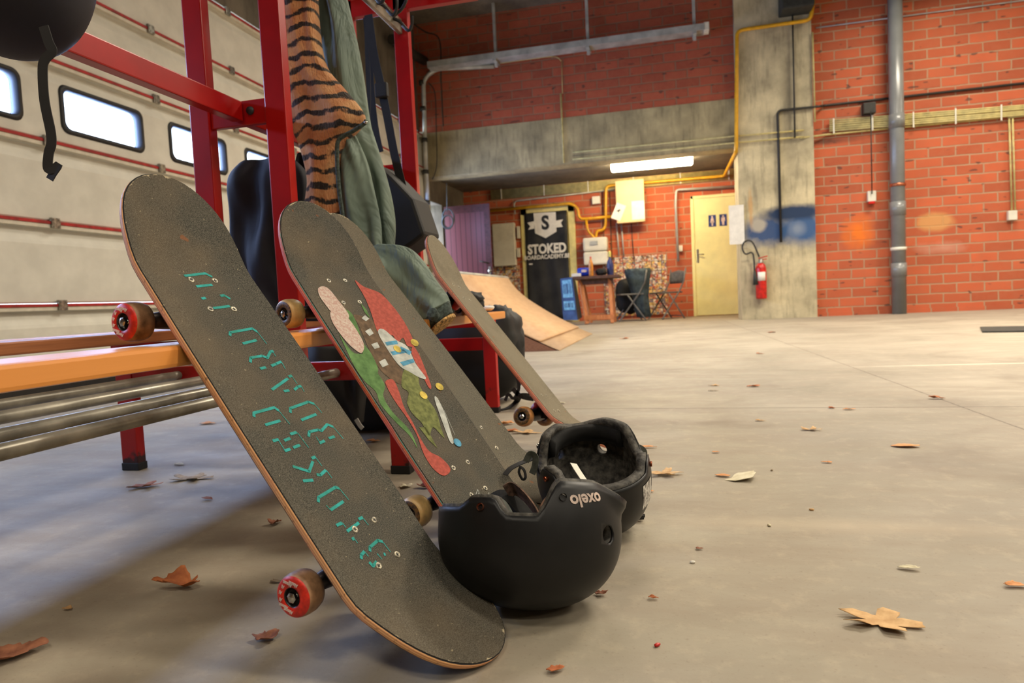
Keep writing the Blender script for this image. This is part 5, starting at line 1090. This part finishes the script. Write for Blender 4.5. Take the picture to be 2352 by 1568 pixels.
# ------------------------------------------------------------ leaves and litter
def leaf(px, py, L, W_, rot, mat, curl, label, kind='oval', seed=0, name='leaf', cat='leaf', z0=.002):
    r_ = random.Random(seed+int(px)); n = 40; rings = []
    for k in range(n):
        a = 2*PI*k/n; c, s = math.cos(a), math.sin(a)
        if kind == 'lobed': q = .38+.62*abs(math.cos(a*2.5))**1.2+.12*r_.uniform(-1, 1)
        elif kind == 'torn': q = .86+.12*math.sin(3*a+seed)+.10*r_.uniform(-1, 1)
        else: q = 1-.25*abs(s)**.7*0
        q *= 1+.05*r_.uniform(-1, 1)+(.05*math.sin(7*a+seed) if kind != 'oval' else 0)
        pw = .75 if kind == 'oval' else 1
        rings.append((c*q*L/2, math.copysign(abs(s)**(1/pw), s)*q*W_/2))
    m = MB(); c0 = m.b.verts.new((0, 0, 0)); prev = None
    for f_ in (.3, .6, .82, 1):
        ring = [m.b.verts.new((x*f_, y*f_, 0)) for x, y in rings]
        for k in range(n):
            if prev: m._f((prev[k], ring[k], ring[(k+1) % n], prev[(k+1) % n]), 0, True)
            else: m._f((c0, ring[k], ring[(k+1) % n]), 0, True)
        prev = ring
    for v in m.b.verts:
        x, y = v.co.x/(L/2), v.co.y/(W_/2)
        v.co.z = curl*(.55*y*y+.5*x*x*(.4+.6*math.sin(seed+x*2))+.35*noise.noise(Vector((x*1.6, y*1.6, seed*1.7+px*.01))))
    lo = min(v.co.z for v in m.b.verts)
    for v in m.b.verts: v.co.z += z0-lo
    o = m.build(name, mat); q = o.modifiers.new('t', 'SOLIDIFY'); q.thickness = .0006; q.offset = 1
    p = hz(px, py); o.location = (p.x, p.y, 0); o.rotation_euler = (0, 0, math.radians(rot)); return tag(o, label, cat)
LV = [
 (412, 1350, .072, .044, 15, 'leaf_rust', .030, 'large rust-brown curled leaf on the shaded floor left of the nearest board', 'torn', 3),
 (612, 1469, .034, .028, 10, 'leaf_brown', .008, 'small torn brown leaf below the red wheel at the front', 'torn', 5),
 (632, 1204, .030, .028, 80, 'leaf_brown', .014, 'crumpled brown leaf beside the edge of the nearest board', 'torn', 2),
 (440, 1101, .125, .062, 12, 'leaf_grey', .012, 'wide grey-brown dead leaf on the floor near the red bench leg', 'lobed', 4),
 (334, 1119, .085, .05, 22, 'leaf_brown', .012, 'ragged brown leaf just below the rear red bench leg', 'lobed', 6),
 (476, 974, .075, .035, 5, 'leaf_orange', .008, 'flat orange-brown leaf on the floor beyond the shoe rails', 'torn', 8),
 (411, 1068, .036, .016, -8, 'leaf_pale', .004, 'small pale leaf right of the rear red bench leg', 'oval', 1),
 (476, 1148, .030, .014, -5, 'leaf_brown', .005, 'small brown leaf between the bench leg and the nearest board', 'oval', 9),
 (637, 1338, .028, .010, 5, 'leaf_grey', .003, 'tiny grey leaf scrap above the lower red wheel', 'torn', 1),
 (8, 1512, .095, .055, 35, 'leaf_brown', .014, 'brown leaf cut off by the lower left corner', 'torn', 7),
 (155, 1401, .016, .012, 10, 'leaf_tan', .004, 'tiny tan scrap in the shade at the lower left', 'torn', 4),
 (856, 1015, .05, .03, 10, 'leaf_orange', .010, 'orange leaf between the nearest and the painted board', 'torn', 2),
 (932, 1119, .034, .026, 5, 'leaf_pale', .010, 'pale cream leaf between two boards next to the cream wheel', 'torn', 6),
 (974, 1120, .04, .022, -10, 'leaf_brown', .010, 'dark brown leaf tucked against the painted board edge', 'torn', 3),
 (1162, 975, .06, .035, 20, 'leaf_orange', .014, 'orange leaf behind the plain hidden board', 'torn', 1),
 (1172, 990, .06, .03, 0, 'leaf_rust', .010, 'rust leaf lying below the farthest board wheel, to its left', 'torn', 5),
 (1205, 995, .10, .04, -3, 'leaf_tan', .008, 'long tan leaf on the floor right under the farthest board wheel', 'lobed', 9),
 (1288, 927, .04, .018, 0, 'leaf_pale', .006, 'small pale leaf beside the lower end of the farthest board', 'oval', 2),
 (1528, 1091, .085, .05, 10, 'leaf_tan', .014, 'pale lobed leaf right of the rear helmet', 'lobed', 1),
 (1482, 1029, .07, .018, 12, 'leaf_orange', .006, 'thin orange leaf just behind the rear helmet strap', 'torn', 3),
 (1660, 1094, .034, .016, -10, 'leaf_orange', .003, 'small orange leaf touching the torn white card', 'oval', 5),
 (1863, 988, .062, .032, -8, 'leaf_tan', .010, 'tan lobed leaf in the middle of the floor near the slab joint', 'lobed', 4),
 (2080, 1026, .066, .030, -6, 'leaf_orange', .005, 'smooth orange oval leaf alone on the right of the floor', 'oval', 7),
 (2024, 1432, .094, .060, -6, 'leaf_tan', .014, 'large tan lobed leaf at the lower right of the floor', 'lobed', 2),
 (2150, 916, .055, .028, -12, 'leaf_rust', .014, 'rust leaf near the crossing of the slab joints', 'torn', 9),
 (1950, 941, .042, .016, 0, 'leaf_orange', .005, 'flat orange leaf on the slab joint, right of a dark red one', 'torn', 1),
 (1910, 938, .022, .014, 0, 'leaf_rust', .006, 'dark red small leaf on the slab joint', 'oval', 3),
 (1744, 967, .034, .014, -5, 'leaf_tan', .005, 'small tan leaf just in front of the slab joint', 'torn', 2),
 (1731, 888, .062, .025, 5, 'leaf_rust', .010, 'orange-brown leaf beyond the slab joint, largest of a small cluster', 'torn', 6),
 (1641, 886, .05, .02, 0, 'leaf_tan', .006, 'pale twiggy leaf beyond the slab joint, farther of two', 'torn', 4),
 (1637, 898, .045, .014, 0, 'leaf_grey', .005, 'dark thin leaf beyond the slab joint, nearer of two', 'torn', 8),
 (1644, 1040, .020, .010, 5, 'leaf_orange', .003, 'tiny orange leaf halfway between rear helmet and slab joint', 'oval', 2),
 (1900, 1063, .026, .012, -10, 'leaf_orange', .003, 'small orange leaf behind the right side of the torn card', 'torn', 5),
 (2088, 1308, .030, .011, -8, 'leaf_pale', .004, 'narrow pale green leaf on the open floor above the large tan leaf', 'oval', 6),
 (2332, 1348, .034, .014, 5, 'leaf_orange', .006, 'orange leaf at the right edge of the floor', 'torn', 3),
 (1744, 813, .055, .025, 0, 'leaf_rust', .010, 'small rust leaf far out on the floor towards the wall', 'torn', 2),
 (1434, 778, .10, .045, 0, 'leaf_rust', .014, 'rust leaf on the floor near the tip of the ramp', 'torn', 5),
 (1772, 764, .09, .04, 0, 'leaf_brown', .012, 'brown speck of a leaf on the far floor in front of the column', 'torn', 4),
 (1380, 1367, .020, .012, 0, 'leaf_brown', .006, 'small brown crumpled leaf right of the front helmet', 'torn', 6),
 (1500, 1376, .015, .008, 0, 'leaf_rust', .004, 'tiny rust leaf on the floor right of the front helmet', 'torn', 2),
 (1606, 1262, .013, .009, 0, 'leaf_brown', .002, 'tiny pinkish leaf chip in the middle of the floor', 'torn', 1),
 (1276, 1543, .022, .012, 30, 'leaf_rust', .004, 'small rust scrap at the bottom edge right of the nearest board', 'torn', 1),
 (1490, 1130, .024, .010, 0, 'leaf_orange', .002, 'tiny orange scrap below the pale lobed leaf', 'torn', 7),
]
for a_ in LV: leaf(*a_)
# torn card and chips
m = MB(); pc = [(-.034, -.02), (-.01, -.034), (.026, -.028), (.034, .012), (.030, .018), (.030, .028), (.006, .024), (-.004, .030), (-.012, .022), (-.018, -.006)]
def bend(p): return Vector((p[0], p[1], .006+.006*math.sin(p[0]*40)))
m.poly([bend(p) for p in pc], thick=(0, 0, .0012)); o = tag(m.build('torn_card', 'leaf_pale'), 'torn cream piece of card on the floor right of the helmets', 'card'); p = hz(1700, 1098); o.location = (p.x, p.y, -.001); o.rotation_euler = (.0, 0, -.1)
for i, (px, py, c_, lab) in enumerate(((1591, 1293, 'paper', 'white crumb on the floor right of the front helmet'), (1773, 1081, 'leaf_grey', 'tiny dark pebble right of the torn card'), (1767, 1208, 'leaf_pale', 'tiny pale splinter below and right of the torn card'), (1864, 1172, 'leaf_tan', 'tiny straw splinter on the bare floor in the middle right'), (1510, 1484, 'ext_red', 'tiny red crumb at the lower middle of the floor'))):
    m = MB(); m.merge(blobby((.009, .005, .004), 2.6, .2, 2, 8, 6, seed=i)); o = tag(m.build('crumb', c_), lab, 'crumb'); p = hz(px, py); o.location = (p.x, p.y, .002); o.rotation_euler = (0, 0, i)

# ------------------------------------------------------------ light
def area(name, loc, rot, sx, sy, power, color, spread=PI):
    l = bpy.data.lights.new(name, 'AREA'); l.shape = 'RECTANGLE'; l.size = sx; l.size_y = sy; l.energy = power; l.color = color; l.spread = spread
    o = bpy.data.objects.new(name, l); COL.objects.link(o); o.location = loc; o.rotation_euler = rot; return o
WARM = (1.0, .885, .71)
for x, y, p in LAMPS:
    area('ceiling_lamp', (x, y, 4.6), (0, 0, 0), 1.5, .5, p, WARM, 2.6)
SKYC = (.34, .52, 1.0)
for a, b in winY:
    area('window_daylight', (-3.76, (a+b)/2, 1.77), (0, -PI/2, 0), .24, b-a-.05, WINP, SKYC)
area('doorway_daylight', (-3.95, 10.76, 1.05), (0, -PI/2, 0), 1.9, .5, 12, (.78, .8, 1.0))
w = bpy.data.worlds.new('sky'); SC.world = w; w.use_nodes = True
bgn = w.node_tree.nodes['Background']; bgn.inputs[0].default_value = (.78, .9, 1.0, 1); bgn.inputs[1].default_value = 6
SC.cycles.max_bounces = 6; SC.cycles.diffuse_bounces = 3; SC.cycles.glossy_bounces = 3; SC.cycles.transparent_max_bounces = 8
SC.cycles.sample_clamp_indirect = 4; SC.cycles.use_denoising = True; SC.cycles.caustics_reflective = False; SC.cycles.caustics_refractive = False
SC.view_settings.exposure = EXPO
